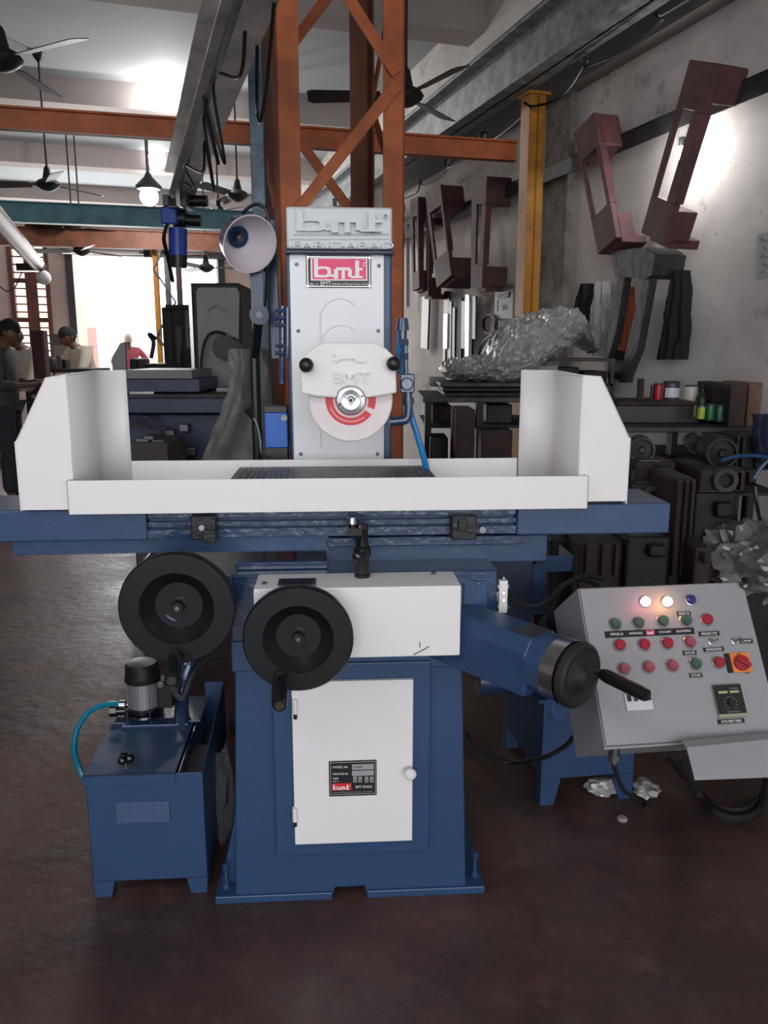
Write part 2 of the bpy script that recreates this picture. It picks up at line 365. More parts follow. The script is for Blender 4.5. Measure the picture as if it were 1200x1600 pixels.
# ochre H column
cpt = rl(P(829, 330, 5.75)); cx_, cy_ = cpt.x, cpt.y
t = M_(); hb(t, cx_-.055, cx_+.055, cy_-.06, cy_-.05, 0, GZb-.02); hb(t, cx_-.055, cx_+.055, cy_+.05, cy_+.06, 0, GZb-.02); hb(t, cx_-.006, cx_+.006, cy_-.06, cy_+.06, 0, GZb-.02)
hb(t, cx_-.064, cx_-.0555, cy_-.062, cy_+.062, 0, GZb-.02); hb(t, cx_-.08, cx_+.08, cy_-.08, cy_+.08, GZb-.02, GZb-.002)
bl('steel_column', t, yellow, 'ochre yellow steel column against the right wall', 'column')
# loose wire hanging along the girder
wp = [GZ(x, y, 3.15) for x, y in ((1082, -2), (1050, 14), (1034, 22))] 
wp = [P(x, y, d) for x, y, d in ((1082, -4, 4.0), (1036, 24, 4.25), (1030, 18, 4.28), (1024, 24, 4.3), (1034, 32, 4.3), (985, 75, 4.6), (925, 102, 4.95), (911, 100, 5.0), (908, 88, 5.0), (917, 88, 5.0), (912, 106, 5.05), (880, 150, 5.4), (835, 166, 5.6), (818, 160, 5.65), (826, 172, 5.7), (780, 212, 6.2), (755, 222, 6.5), (751, 208, 6.5), (760, 210, 6.5), (742, 240, 6.8), (700, 262, 7.3), (697, 245, 7.3), (703, 248, 7.3), (690, 275, 7.6), (662, 290, 8), (656, 280, 8), (652, 300, 8.2), (625, 313, 8.6))]
loops('overhead_wire', wp, .008, black, 'thin black wire with small loops strung below the crane girder', n=5)
# slate blue post
pp = P(402, 200, 3.25)
post_x = pp.x
t = MB(); t.box((post_x-.022, 3.2, 0), (post_x+.03, 3.27, CEIL)); bl('steel_post', t, postbl, 'slate blue square steel post left of the orange lattice column', 'post', bevel=.004)
# orange lattice column
FL = P(446, 200, 3.3); FL.z = 0; FR = FL+DV*.43; RL = FL+DU*.42; RR = FR+DU*.42
lt = thing('lattice_column', 'tall orange steel lattice column with diagonal lacing behind the grinder', 'column', (FL+RR)/2, PSI)
for i, c in enumerate((FL, FR, RL, RR)):
    t = MB(); sx = 1 if c in (FL, RL) else -1; sy = 1 if c in (FL, FR) else -1
    a = .088; e = .008
    c2 = c-DV*sx*.04-DU*sy*.04
    t.prism([c2, c2+DV*sx*a, c2+DV*sx*a+DU*sy*e, c2+DU*sy*e], (0, 0, CEIL)); t.prism([c2, c2+DV*sx*e, c2+DV*sx*e+DU*sy*a, c2+DU*sy*a], (0, 0, CEIL))
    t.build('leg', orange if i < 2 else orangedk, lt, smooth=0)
def lace(a, b, z0, z1, off):
    a = a.copy(); b = b.copy(); a.z = z0; b.z = z1; MB().bar(a+off, b+off, .045, .008, up=DU if abs((b-a).dot(DU)) < .05 else DV).build('lacing_bar', orange, lt, smooth=0)
zz = [.15, .75, 1.32, 1.90, 2.46, 3.05, 3.65, 4.2]
for i in range(len(zz)-1):
    a, b = (FL, FR) if i % 2 else (FR, FL)
    lace(a, b, zz[i]+.02, zz[i+1]-.02, -DU*.052)
    a, b = (RR, RL) if i % 2 else (RL, RR)
    lace(a, b, zz[i]+.1, zz[i+1]+.06, DU*.05)
    a, b = (FL, RL) if i % 2 else (RL, FL)
    lace(a, b, zz[i]+.08, zz[i+1]+.0, -DV*.05)
    a, b = (FR, RR) if i % 2 else (RR, FR)
    lace(a, b, zz[i]+.08, zz[i+1]+.0, DV*.05)
t = MB(RF); q = rl((FL+RR)/2); t.box((q.x-.32, q.y-.32, 0), (q.x+.32, q.y+.32, .012)); t.build('base_plate', orangedk, lt, smooth=0)
# ceiling lamps: glowing bulbs under shallow roses
glow = mat('lit_bulb_glass', (1, .98, .95, 1), .4, emit=30)
def ceiling_lamp(px, py, z, label, power, r=.07):
    p = GZ(px, py, z-.12); p2 = p.copy(); p2.z = z
    l = thing('ceiling_lamp', label, 'lamp', (p.x, p.y, z), 0, None)
    MB().cyl(p2, p2-Vector((0, 0, .03)), .09, .08, 20).build('ceiling_rose', black if False else whitep, l)
    MB().ball(p2-Vector((0, 0, .12)), r, seg=16).build('bulb', glow, l)
    MB().cyl(p2-Vector((0, 0, .03)), p2-Vector((0, 0, .07)), .025, seg=12).build('socket', black, l)
    bulb_light('bulb_glow', p2-Vector((0, 0, .24)), power, .07)
ceiling_lamp(263, 148, CEIL, 'large bright ceiling bulb nearest of the row left of the hoist track', 75, .13)
ceiling_lamp(243, 252, CEIL, 'bright ceiling bulb second of the row left of the hoist track', 150, .14)
p = P(233, 307, 10.2)
l = thing('hanging_globe_lamp', 'small round lit lamp under a dark shade beside the blue hoist', 'lamp', p)
MB().ball(p, .11).build('bulb', glow, l); MB().lathe([(.14, 0), (.16, .03), (.05, .14), (.02, .2), (.02, CEIL-p.z-.08)], p+Vector((0, 0, .08)), (0, 0, 1), 14).build('lamp_shade', black, l)
bulb_light('globe_glow', p-Vector((0, 0, .2)), 90, .08)
# wall bulb behind the largest bracket
p = WL(1064, 238, .10)
l = thing('wall_bulb', 'small blazing bulb on the right wall behind the large maroon bracket', 'lamp', p)
MB().ball(p, .028, sc=(1, 1, 1.3)).build('bulb', mat('lit_wall_bulb_glass', (1, 1, 1, 1), .4, emit=60), l)
MB().cyl(p+Vector((0, 0, .03)), p+Vector((0, 0, .075)), .017, seg=12).build('socket', black, l)
MB(RF).box(rl(p)+Vector((.0, -.02, .03)), rl(p)+Vector((.10, .02, .07))).build('wall_mount', black, l)
bulb_light('wall_bulb_glow', p-DV*.06-DU*.03, 6, .03)
# fans
fanm = mat('black_brown_fan_enamel', S(34, 31, 31), .5)
def fan(px, py, z, rodz, ang, label, scale=1, blades=(0, 120, 240)):
    p = GZ(px, py, z); f = thing('ceiling_fan', label, 'fan', p, 0, None)
    k = scale
    MB().lathe([(.02*k, -.07), (.06*k, -.055), (.11*k, -.02), (.12*k, .0), (.10*k, .03), (.05*k, .055), (.035*k, .12), (.03*k, .15), (.018*k, .17)], p, (0, 0, 1), 20).build('motor', fanm, f)
    MB().cyl(p+Vector((0, 0, .15)), (p.x, p.y, rodz), .011, seg=8).build('down_rod', fanm, f)
    MB().lathe([(.012, 0), (.05, .05), (.06, .09)], (p.x, p.y, rodz-.09), (0, 0, 1), 14).build('canopy', fanm, f)
    for a in blades:
        T = Matrix.Translation(p) @ Matrix.Rotation(R(ang+a), 4, 'Z') @ Matrix.Rotation(R(17), 4, 'X')
        t = MB(T); t.box((.10*k, -.02, -.004), (.19*k, .02, .004))
        t.prism([(.17*k, -.055, -.003), (.62*k, -.075, -.003), (.65*k, -.05, -.003), (.65*k, .05, -.003), (.62*k, .065, -.003), (.17*k, .05, -.003)], (0, 0, .005))
        t.build('blade', fanm, f)
fan(2, 92, 3.06, CEIL, -28, 'black ceiling fan cut by the left edge, nearest of the left fans', 1.0, (0, 115, 235))
fan(75, 288, 3.08, CEIL, 60, 'black ceiling fan on a long rod second on the left')
fan(113, 352, 3.02, CEIL, 170, 'black ceiling fan in front of the brown far beam')
fan(128, 392, 2.75, CEIL, 60, 'small black ceiling fan near the top left of the far doorway')
fan(634, 150, 3.08, CEIL, 60, 'black ceiling fan right of the orange lattice column')
fan(371, 305, 3.1, CEIL, 5, 'black ceiling fan half hidden behind the slate blue post')
fan(322, 418, 2.6, CEIL, 10, 'small black ceiling fan right of the blue hoist')
fan(341, 330, 3.0, CEIL, 80, 'thin black far ceiling fan between hoist and work lamp', .6)
# big pale pipe on the left
a = GZ(-40, 300, 2.4); b_ = GZ(58, 412, 2.4)
a = a-(b_-a).normalized()*4; t = MB(); t.tube([a, b_], .075, 16); t.cyl(b_, b_+(b_-a).normalized()*.1, .075, seg=16)
d_ = thing('overhead_pipe', 'pale round overhead pipe descending along the left edge', 'pipe', (a.x, a.y, 2.8)); t.build('pipe', mat('pale_duct', S(176, 160, 156), .5, var=.15), d_)
MB().box(b_+Vector((-.22, -.05, -.08)), b_+Vector((.07, .1, -.0))).build('end_bracket', black, d_)
MB().ball(b_+Vector((.06, 0, -.15)), .08).build('globe', inkw, d_)
loops('wall_cable', [FW(0, 448, .3), FW(12, 455, .3), FW(24, 448, .3), FW(36, 420, .3)], .012, black, 'thin black cable on the far wall at the left edge')
# hoist
h0 = tk(TL_, 0, 2.9); hy = h0.y
ho = thing('electric_hoist', 'blue electric chain hoist with black motors at the end of the overhead track', 'hoist', h0)
q = lambda px, py, dy=0: P(px, py, hy+dy)
MB().box(q(250, 322, -.07), q(276, 350, -.07)+Vector((0, .14, 0))).build('brake_housing', mat('bright_blue_paint', S(40, 70, 170), .4), ho, bevel=.01)
MB().cyl(q(278, 400), q(278, 357), .056, seg=18).build('chain_bucket', MATS['bright_blue_paint'], ho)
MB().cyl(q(279, 418), q(279, 399), .05, .055, 18).build('chain_bucket_base', black, ho)
t = MB(); t.cyl(q(276, 343), q(314, 345), .034, seg=16); t.cyl(q(272, 341), q(292, 342), .052, seg=16); t.build('lift_motor', black, ho)
t = MB(); t.cyl(q(292, 314), q(324, 314), .034, seg=16); t.box(q(286, 306, -.05), q(298, 324, .05)); t.build('trolley_motor', black, ho)
t = MB(); t.box(q(262, 304, -.1), q(268, 330, .1)); t.box(q(290, 296, -.1), q(294, 330, .1)); t.box(q(262, 324, -.12), q(292, 332, .12)); t.build('trolley_frame', steeldk, ho)
loops('hoist_cable', [q(262, 350, -.1), q(256, 372, -.1), q(262, 400, 0), q(270, 440, .1)], .012, black, 'black control cable hanging beside the blue hoist')
# ================================================================= the surface grinder
MO = GZ(546, 1402, 0); MYAW = R(3.5)
MM = Matrix.Translation(MO) @ Matrix.Rotation(MYAW, 4, 'Z'); MMI = MM.inverted()
def g(px, py, ly):
    o = MMI @ CO; r = MMI.to_3x3() @ ray(px, py); return o + r*((ly-o.y)/r.y)
def gb(mb, px0, py0, px1, py1, l0, l1, m=0):
    pm = (px0+px1)/2; z0 = g(pm, py0, l0).z; z1 = g(pm, py1, l0).z; x0 = g(px0, (py0+py1)/2, l0).x; x1 = g(px1, (py0+py1)/2, l0).x
    return mb.box((x0, l0, z0), (x1, l1, z1), m)
def gp_(mb, pts, l0, th, m=0): return mb.prism([g(x, y, l0) for x, y in pts], (0, th, 0), m)
G = lambda: MB(MM)
EX, EZ = Vector((1, 0, 0)), Vector((0, 0, 1))
gd = thing('surface_grinder', 'blue and white surface grinding machine standing in the foreground centre', 'machine', MO, MYAW)
# pedestal
t = G(); gp_(t, [(367, 1008), (722, 1003), (728, 1388), (572, 1397), (569, 1385), (524, 1387), (520, 1400), (368, 1410)], 0, .62)
ped = t.build('pedestal', blue, gd, smooth=0, bevel=.004)
gb(G(), 361, 1000, 724, 1047, -.012, .6).build('top_flange', blue, gd, smooth=0, bevel=.004)
t = G(); zf = .0; x0 = g(337, 1408, 0).x; x1 = g(757, 1390, 0).x; xn0, xn1 = g(520, 1400, 0).x, g(573, 1400, 0).x
for a, b2 in ((x0, xn0), (xn1, x1)): t.box((a, -.008, 0), (b2, .63, .022))
t.build('base_plate', blue, gd, smooth=0, bevel=.003)
t = G(); t.prism([(x0+.01, .05, .022), (g(368, 1300, 0).x, .05, .022), (g(366, 1200, 0).x, .05, .26)], (0, .012, 0)); t.build('side_gusset', blue, gd, smooth=0)
for xb, yb in ((x0+.025, .03), (x1-.02, .04)):
    t = G(); t.lathe([(.011, 0), (.011, .008), (.006, .012), (.005, .05), (.009, .055), (.010, .066), (.004, .07)], (xb, yb, .022), (0, 0, 1), 12); t.build('levelling_bolt', blue, gd)
gb(G(), 428, 1036, 672, 1334, -.022, .0).build('door_surround', blue, gd, smooth=0, bevel=.003)
dr = gb(G(), 458, 1064, 645, 1317, -.036, -.0222).build('cabinet_door', whitep, gd, smooth=0, bevel=.002)
for y in (1103, 1272):
    t = G(); p = g(461, y, -.04); t.cyl(p-EZ*.02, p+EZ*.018, .0065, seg=12, m=0); t.cyl(p-EZ*.034, p-EZ*.021, .0045, seg=12, m=1); t.build('hinge', [whitep, black], dr)
p = g(640, 1203, -.04); G().lathe([(.006, 0), (.006, .01), (.014, .016), (.015, .024), (.010, .03), (.002, .032)], p, (0, -1, 0), 16).build('door_knob', whitep, dr)
# rating plate on the door
t = G(); L_ = -.0385
def rect(t, x0, y0, x1, y1, l, m, th=.0006): gb(t, x0, y0, x1, y1, l, l+th, m)
rect(t, 514, 1188.5, 588.5, 1243.5, -.0375, 0, .0012)
for a in ((516, 1190.5, 587, 1191.5), (516, 1240.3, 587, 1241.3), (516, 1190.5, 517, 1241.3), (586, 1190.5, 587, 1241.3)): rect(t, *a, L_+.0005, 1)
rect(t, 550, 1194, 584, 1202.5, L_+.0005, 1); rect(t, 550, 1204, 584, 1212, L_+.0005, 1)
for x in (552, 560, 570, 578): rect(t, x, 1213.5, x+5.5, 1222.5, L_+.0005, 1)
rect(t, 519, 1224, 549, 1235, L_+.0005, 2)
sz = lambda n: n/1250*2.02
def gt(t, s, px, py, n, l, m, w=None, c=False, d=.0004): t.text(s, g(px, py, l), EX, EZ, sz(n), d, m, width=sz(w) if w else None, center=c)
gt(t, 'MODEL No.', 520, 1200.5, 3.6, L_, 3, 24); gt(t, 'MACHINE No', 520, 1211, 3.2, L_, 3, 24); gt(t, 'YEAR', 520, 1218, 3, L_, 3, 9); gt(t, 'MFG. IN', 520, 1222, 1.6, L_, 3, 9)
gt(t, 'H-450', 552.5, 1200.3, 3.2, L_, 0, 14)
for x, s in ((553.3, '0'), (561.3, '0'), (571.3, '2'), (579.3, '2')): gt(t, s, x, 1221, 4.6, L_, 0)
logo(t, g(520, 1234.5, L_), EX, EZ, sz(27), sz(9.5), .0005, 3)
gt(t, 'BMT ENGG.', 556, 1231.5, 4, L_, 3, 26); gt(t, 'MANUFACTURERS OF SURFACE GRINDERS', 520, 1239.5, 1.7, L_, 1, 62)
t.build('rating_plate', [inkb, graypr, redp, inkw], dr, smooth=0)
# white gearbox cover
ztop = g(560, 918, -.13).z; zbot = g(560, 1028, -.13).z; bx0 = g(397, 960, -.13).x; bx1 = g(720, 960, -.13).x
t = G(); t.box((bx0, -.13, zbot), (bx1, -.004, ztop)); cov = t.build('apron_cover', whitep, gd, smooth=0, bevel=.003)
for x in (415, 560, 680):
    p = Vector((g(x, 905, -.06).x, -.03 if x > 500 else -.09, ztop)); G().lathe([(.006, 0), (.006, .004), (.003, .006)], p, EZ, 10).build('cover_screw', dullst, cov)
t = G(); t.box((g(433, 915, -.12).x, -.11, ztop), (g(493, 915, -.12).x, -.055, ztop+.003), 0); t.box((g(437, 915, -.12).x, -.105, ztop+.003), (g(489, 915, -.12).x, -.06, ztop+.004), 1); t.build('direction_plate', [dullst, inkb], cov, smooth=0)
t = G(); t.tube(arc([g(646, 1023, -.131), g(656, 1018, -.131), g(664, 1014, -.131), g(670, 1010, -.131)], 3), .0012, 5); t.tube([g(656, 1003, -.131), g(656, 1012, -.131)], .001, 5); t.build('scratch_mark', mid, cov)
# saddle
zs = ztop-.002
t = G(); t.prism([g(361, 905, .0), g(700, 905, .0), g(722, 904, .0), g(777, 901, .0), g(777, 975, .0), g(762, 975, 0), g(736, 994, 0), g(720, 1006, 0), g(361, 1004, 0)], (0, .25, 0))
for i in (0, 1, 2, 3): t.v[i].z = zs; t.v[i+9].z = zs
t.build('saddle', bluewet, gd, smooth=0, bevel=.004)
t = G(); xl = g(196, 900, -.02).x; xe = g(361, 905, 0).x-.001
t.box((xl, -.01, g(300, 986, 0).z), (xe, .25, zs-.03)); t.build('saddle_wing', blue, gd, smooth=0, bevel=.004)
t = G(); t.box((xl, -.012, zs-.029), (xl+.004, .25, zs)); t.box((xl, -.012, zs-.029), (xe, -.006, zs)); t.box((xl+.03, .0, zs-.029), (xl+.055, .2, zs-.015)); t.build('drip_tray', bluewet, gd, smooth=0)
# small blue cover details at the right end of the saddle
t = G(); gb(t, 724, 908, 762, 972, -.004, 0); t.cyl(g(747, 912, -.004), g(747, 912, -.01), .006, seg=10); t.build('saddle_end_cover', blue, gd, smooth=30, bevel=.002)
t = G(); gp_(t, [(742, 985), (758, 972), (770, 975), (775, 990), (765, 1003), (748, 1003)], -.012, .02); t.cyl(g(758, 990, -.012), g(758, 990, -.02), .007, seg=10); t.build('clamp_boss', blue, gd, smooth=30, bevel=.003)
t = G(); gb(t, 780, 908, 793, 958, .0, .02); gb(t, 777, 914, 796, 920, .002, .016, 1); gb(t, 777, 947, 796, 953, .002, .016, 1)
for y in (927, 938): t.cyl(g(787, y, .0), g(787, y, -.004), .005, seg=12, m=1)
t.cyl(g(787, 908, .01), g(787, 901, .01), .005, seg=8, m=1); t.cyl(g(787, 965, .01), g(787, 958, .01), .005, seg=8, m=1)
gb(t, 776, 925, 781, 940, .0, .02, 1)
t.build('lubrication_block', [whitep, steel], gd, smooth=30, bevel=.001)
# table
TF = .02
ztt = g(1047, 786, TF).z; ztb = g(700, 838, TF).z
xL = g(-60, 815, TF).x; xR = g(1047, 810, TF).x; xa = g(229, 815, TF).x; xb_ = g(808, 815, TF).x
tb = G(); tb.box((xL, TF, ztb), (xa, TF+.215, ztt)); tb.box((xb_, TF, ztb), (xR, TF+.215, ztt)); tb.box((xa-.001, TF+.022, ztb), (xb_+.001, TF+.215, ztt))
tabl = tb.build('work_table', blue, gd, smooth=0, bevel=.004)
for y0, y1, dp in ((796, 808, .006), (812, 821, .003), (824, 838, .004)):
    gb(G(), 230, y0, 807, y1, TF+dp, TF+.021).build('slide_rail', bluewet, tabl, smooth=0, bevel=.002)
for x, y in ((378, 829), (473, 832), (496, 818), (640, 830)):
    G().cyl(g(x, y, TF+.004), g(x, y, TF-.0), .0035, seg=10).build('table_screw', blue, tabl)
# slideway body under the table and the rack
gb(G(), 508, 838, 855, 880, TF+.10, TF+.22).build('table_way', blue, gd, smooth=0, bevel=.003)
gb(G(), 508, 838, 820, 853, TF+.03, TF+.10).build('table_keeper', bluewet, gd, smooth=0, bevel=.003)
x0 = g(19, 850, TF+.03).x; x1 = g(513, 850, TF+.03).x; zt_ = ztb; zb_ = g(260, 861, TF+.03).z
poly = [(x0, TF+.03, zb_), (x0, TF+.03, zt_), (x1, TF+.03, zt_), (x1, TF+.03, zb_)]
n = 106; st = (x1-x0)/n
for i in range(n):
    x = x1-i*st; poly += [(x-st*.15, TF+.03, zb_-.006), (x-st*.5, TF+.03, zb_-.006), (x-st*.65, TF+.03, zb_)]
t = G(); t.prism(poly[:-1], (0, .06, 0)); t.build('gear_rack', blue, gd, smooth=0)
t = G(); t.box((g(372, 875, .1).x, .04, zs), (g(513, 875, .1).x, .16, zs+.02)); 
t.build('saddle_way', bluewet, gd, smooth=0, bevel=.003)
# reversing dogs
for px in (318, 726):
    t = G(); gb(t, px-20, 806, px+19, 844, TF-.03, TF+.02); d = t.build('reversing_dog', mat('blackened_steel', S(40, 40, 42), .35, .5, bump=.2, bs=60), gd, smooth=0, bevel=.003)
    if px < 500:
        gb(G(), px-1, 829, px+19, 849, TF-.045, TF-.03).build('dog_latch', MATS['blackened_steel'], d, smooth=0, bevel=.002)
        G().cyl(g(px-3, 825, TF-.03), g(px-3, 825, TF-.04), .007, seg=12).build('dog_screw', dullst, d)
    else:
        gb(G(), px-10, 812, px+4, 830, TF-.036, TF-.03).build('dog_latch', MATS['blackened_steel'], d, smooth=0, bevel=.002)
        G().cyl(g(px+28, 828, TF+.004), g(px+28, 828, TF-.012), .008, seg=12).build('dog_screw', dullst, d)
# reversing lever
lv = -.04
t = G(); b0 = g(566, 889, lv); b0.z = ztop; tp = g(564, 818, lv)
h = tp.z-b0.z
t.lathe([(.019, 0), (.019, .006), (.016, .01), (.016, h*.35), (.021, h*.42), (.021, h*.55), (.015, h*.6), (.014, h*.9), (.016, h*.93), (.013, h), (.004, h+.002)], b0, EZ, 20)
rlv = t.build('reversing_lever', blackg, gd)
t = G(); p = g(559, 869, lv-.02); t.cyl(p+Vector((.004, .02, 0)), p, .008, seg=12); t.ball(p, .014); t.build('lever_ball', blackg, rlv)
t = G(); p = g(550, 830, lv-.01); t.cyl(p, g(550, 816, lv-.01), .009, seg=14); t.cyl(g(550, 818, lv-.01), g(550, 808, lv-.01), .0125, .0115, 16, m=1); t.box(g(542, 826, lv-.02), g(565, 834, lv+.004)); t.build('lever_pin', [blackg, steel], rlv)
# handwheels
def handwheel(px, py, ly, rad, name='handwheel'):
    c = g(px, py, ly); s = rad/.125
    prof = [(.030, .032), (.038, .032), (.0765, -.003), (.080, -.008), (.121, -.008), (.125, -.002), (.125, .012), (.120, .018), (.08, .02)]
    t = G(); t.lathe([(r*s, h*s) for r, h in prof], c, (0, 1, 0), 56); t.lathe([(.0, .022*s), (.026*s, .022*s), (.034*s, .026*s), (.036*s, .04*s), (.028*s, .045*s), (0, .045*s)], c, (0, 1, 0), 28)
    wh = t.build(name, wheelblk, gd, smooth=30)
    t = G(); t.lathe([(.0, -.002), (.012*s, -.002), (.014*s, .004), (.014*s, .024*s)], c, (0, 1, 0), 20, m=0); t.lathe([(0, -.006), (.005*s, -.006), (.0065*s, -.003), (.0065*s, 0)], c, (0, 1, 0), 12, m=1); t.build('hub_nut', [blackg, dullst], wh)
    return wh, c, s
def grip(wh, a, d, Ln, r=.017):
    t = G(); a = Vector(a); t.lathe([(.007, 0), (.007, .012), (r*.8, .013), (r*.95, .02), (r*1.0, Ln*.5), (r*.98, Ln*.93), (r*.85, Ln), (0.001, Ln)], a, d, 20, m=0); t.lathe([(r*.62, Ln), (r*.6, Ln+.0012), (.001, Ln+.0012)], a, d, 20, m=1)
    t.lathe([(.009, -.004), (.009, .008)], a, d, 12, m=1)
    t.build('handle', [mat('black_bakelite', S(22, 22, 24), .28), mat('handle_end', S(58, 54, 52), .5)], wh)
w1, c1, s1 = handwheel(277, 950, -.13, .131)
a = g(274, 1023, -.14); e = g(268, 1064, -.245); grip(w1, a, e-a, (e-a).length)
G().cyl(g(277, 950, -.10), g(277, 950, -.01)+Vector((0, 0, 0)), .03, seg=20).build('shaft_boss', blue, w1)
w2, c2, s2 = handwheel(466, 998, -.21, .1215)
a = g(437, 1056, -.22); e = g(437, 1103, -.325); grip(w2, a, e-a, (e-a).length)
G().cyl(g(466, 998, -.175), Vector((c2.x, -.131, c2.z)), .028, seg=20).build('shaft_boss', blackm, w2)
# elevating handwheel on its angled housing, right
ax = Vector((.66, -.75, -.02)).normalized(); axw = ax
cW = P(903, 1055, 1.62)
t = MB(); t.lathe([(.004, .030), (.02, .030), (.03, .012), (.045, .004), (.058, .006), (.066, .012), (.072, .006), (.074, -.004), (.07, -.012), (.02, -.014)], cW, ax, 44)
w3 = t.build('elevating_handwheel', blackm, gd, smooth=30)
side = Vector((-ax.y, ax.x, 0)).normalized()
t = MB(); hs = P(937, 1058, (cW+side*.045).y); hs = cW+side*.050+ax*.010
he = P(1003, 1083, hs.y-.10)
t.lathe([(.006, 0), (.006, .014), (.011, .016), (.0150, .03), (.0150, .12), (.013, .135), (.001, .136)], hs, he-hs, 16); t.build('handle', MATS['black_bakelite'], w3)
MB().cyl(hs-ax*.004, hs+(he-hs).normalized()*.016, .008, seg=12).build('handle_collar', steel, w3)
t = MB(); t.lathe([(.072, -.052), (.072, -.016)], cW, ax, 40); t.build('graduated_collar', steel, gd, smooth=30)
back = cW-ax*.33
t = MB(); t.lathe([(.068, -.10), (.070, -.052)], cW, ax, 32)
up = side.cross(ax); up = Vector((0, 0, 1))
c4 = [(-.06, -.066), (.06, -.066), (.062, .03), (.04, .062), (-.04, .062), (-.062, .03)]
t.prism([cW-ax*.095+side*i*1.02+up*j*1.02 for i, j in c4], -ax*.33); t.build('elevating_gearbox', blue, gd, smooth=30, bevel=.003)
t = MB(); o = cW-ax*.10+up*.0635; t.prism([o-side*.035, o+side*.03, o+side*.03-ax*.06, o-side*.035-ax*.06], up*.002, 1); t.build('small_oil_plate', [dullst, dullst], gd, smooth=0)
t = MB(); o = cW-ax*.035-up*.07; t.prism([o+side*i+up*j for i, j in ((-.034, .02), (.034, .02), (.036, -.02), (.026, -.045), (0, -.055), (-.026, -.045), (-.036, -.02))], -ax*.02); t.build('bearing_lug', blue, gd, smooth=0, bevel=.003)
# splash guard
sg = None
zl0 = g(512, 747.5, -.03).z; zl1 = g(512, 799.5, -.03).z; lx0 = g(105, 775, -.03).x; lx1 = g(919, 775, -.03).x
t = G(); t.box((lx0, -.03, zl1), (lx1, -.026, zl0)); t.box((lx1-.004, -.03, zl1), (lx1, .0, zl0)); t.box((lx0, -.03, zl1), (lx0+.004, .0, zl0))
sg = t.build('splash_guard', whitep, gd, smooth=0, bevel=.0012)
RB = .27
zfl = g(512, 752, .0).z-.03
G().box((lx0+.004, -.0258, zl1+.012), (lx1-.004, RB, zl1+.016)).build('guard_floor', whitep, sg, smooth=0)
zr = g(512, 718, RB).z; xr0, xr1 = g(200, 650, RB).x, g(810, 650, RB).x
G().box((xr0, RB, zl1+.012), (xr1, RB+.004, zr)).build('rear_wall', whitep, sg, smooth=0)
def hood(pts, inner_px, back_px, sgn, nm):
    pr = [g(x, y, 0) for x, y in pts]; t = G(); pr[3].x = pr[2].x; pr[4].x = pr[0].x; pr[3].z = pr[4].z = (pr[3].z+pr[4].z)/2
    # front plate, chamfered outer skin, inner cheek curving into the rear panel
    t.prism(pr, (0, .004, 0))
    outer = pr
    xi = pr[2].x+sgn*.0; zt1 = pr[2].z; zb1 = zl1+.004; o_ = [p for p in pr]
    for a, b2 in ((0, 1), (1, 2)):
        A, B_ = o_[a], o_[b2]; t.prism([A, B_, B_+Vector((0, RB, 0)), A+Vector((0, RB, 0))], Vector((-sgn*.003, 0, -.003)))
    t.prism([o_[0], o_[0]+Vector((0, RB, 0)), (o_[0].x, RB, zb1), (o_[0].x, 0, zb1)], (-sgn*-.003, 0, 0))
    pf = t.build(nm, whitep, sg, smooth=0, bevel=.001)
    rad = .055; prof = [(xi, .0)]
    for k in range(9):
        a = math.pi/2*k/8; prof.append((xi-sgn*(rad-rad*math.cos(a)), RB-rad+rad*math.sin(a)))
    xe_ = g(back_px, 650, RB).x; prof.append((xe_, RB))
    t = G(); zb = zl1+.012
    zbk = g(back_px, 578, RB).z
    n = len(prof); vs = [(x, y, zb) for x, y in prof]+[(x, y, (zt1 if i == 0 else zbk)) for i, (x, y) in enumerate(prof)]
    t.add(vs, [(i, i+1, n+i+1, n+i) for i in range(n-1)]); c = t.build('guard_cheek', whitep, sg, smooth=50, solid=.003)
hood([(24, 690), (70, 590), (102, 584), (115, 797), (30, 797)], 113, 201, -1, 'end_hood')
hood([(984, 684), (940, 588), (911, 586), (908, 784), (981, 783)], 911, 812, 1, 'end_hood')
# magnetic chuck
zc = g(520, 727, .26).z; cxa, cxb = g(357, 751, .03).x, g(683, 750, .03).x
ch = G(); ch.box((cxa, .03, zl1+.017), (cxb, .255, zc-.002)); chk = ch.build('magnetic_chuck', chuckm, gd, smooth=0, bevel=.003)
n = 34
for i in range(n):
    x = cxa+.012+(cxb-cxa-.024)*(i+.5)/n
    for j in range(4):
        y = .045+.2*j/4
        G().box((x-.0042, y, zc-.002), (x+.0042, y+.044, zc)).build('pole_strip', dullst if (i+j) % 3 else chuckm, chk, smooth=0)
# column
CF = .40
zcb = .62
t = G(); x0, x1 = g(450, 560, CF).x, g(612, 560, CF).x; zt = g(530, 388, CF).z
t.box((x0, CF, zcb), (x1, CF+.36, zt)); t.build('column', bluedk if False else blue, gd, smooth=0, bevel=.006)
t = G(); t.box((x0-.02, .0+.3, .4), (x1+.02, .8, zcb)); t.box((x0+.02, .2, .3), (x1-.02, .7, .62)); t.build('column_base', blue, gd, smooth=0, bevel=.006)
pl = gb(G(), 457.5, 394, 600, 900, CF-.008, CF).build('front_plate', greyp, gd, smooth=0, bevel=.002)
for x, y in ((463.5, 413), (592, 415), (466, 517), (591, 517), (470, 709), (590, 709)):
    t = G(); t.lathe([(.0055, 0), (.005, .003), (.002, .004)], g(x, y, CF-.008), (0, -1, 0), 12); t.build('plate_screw', dullst, pl)
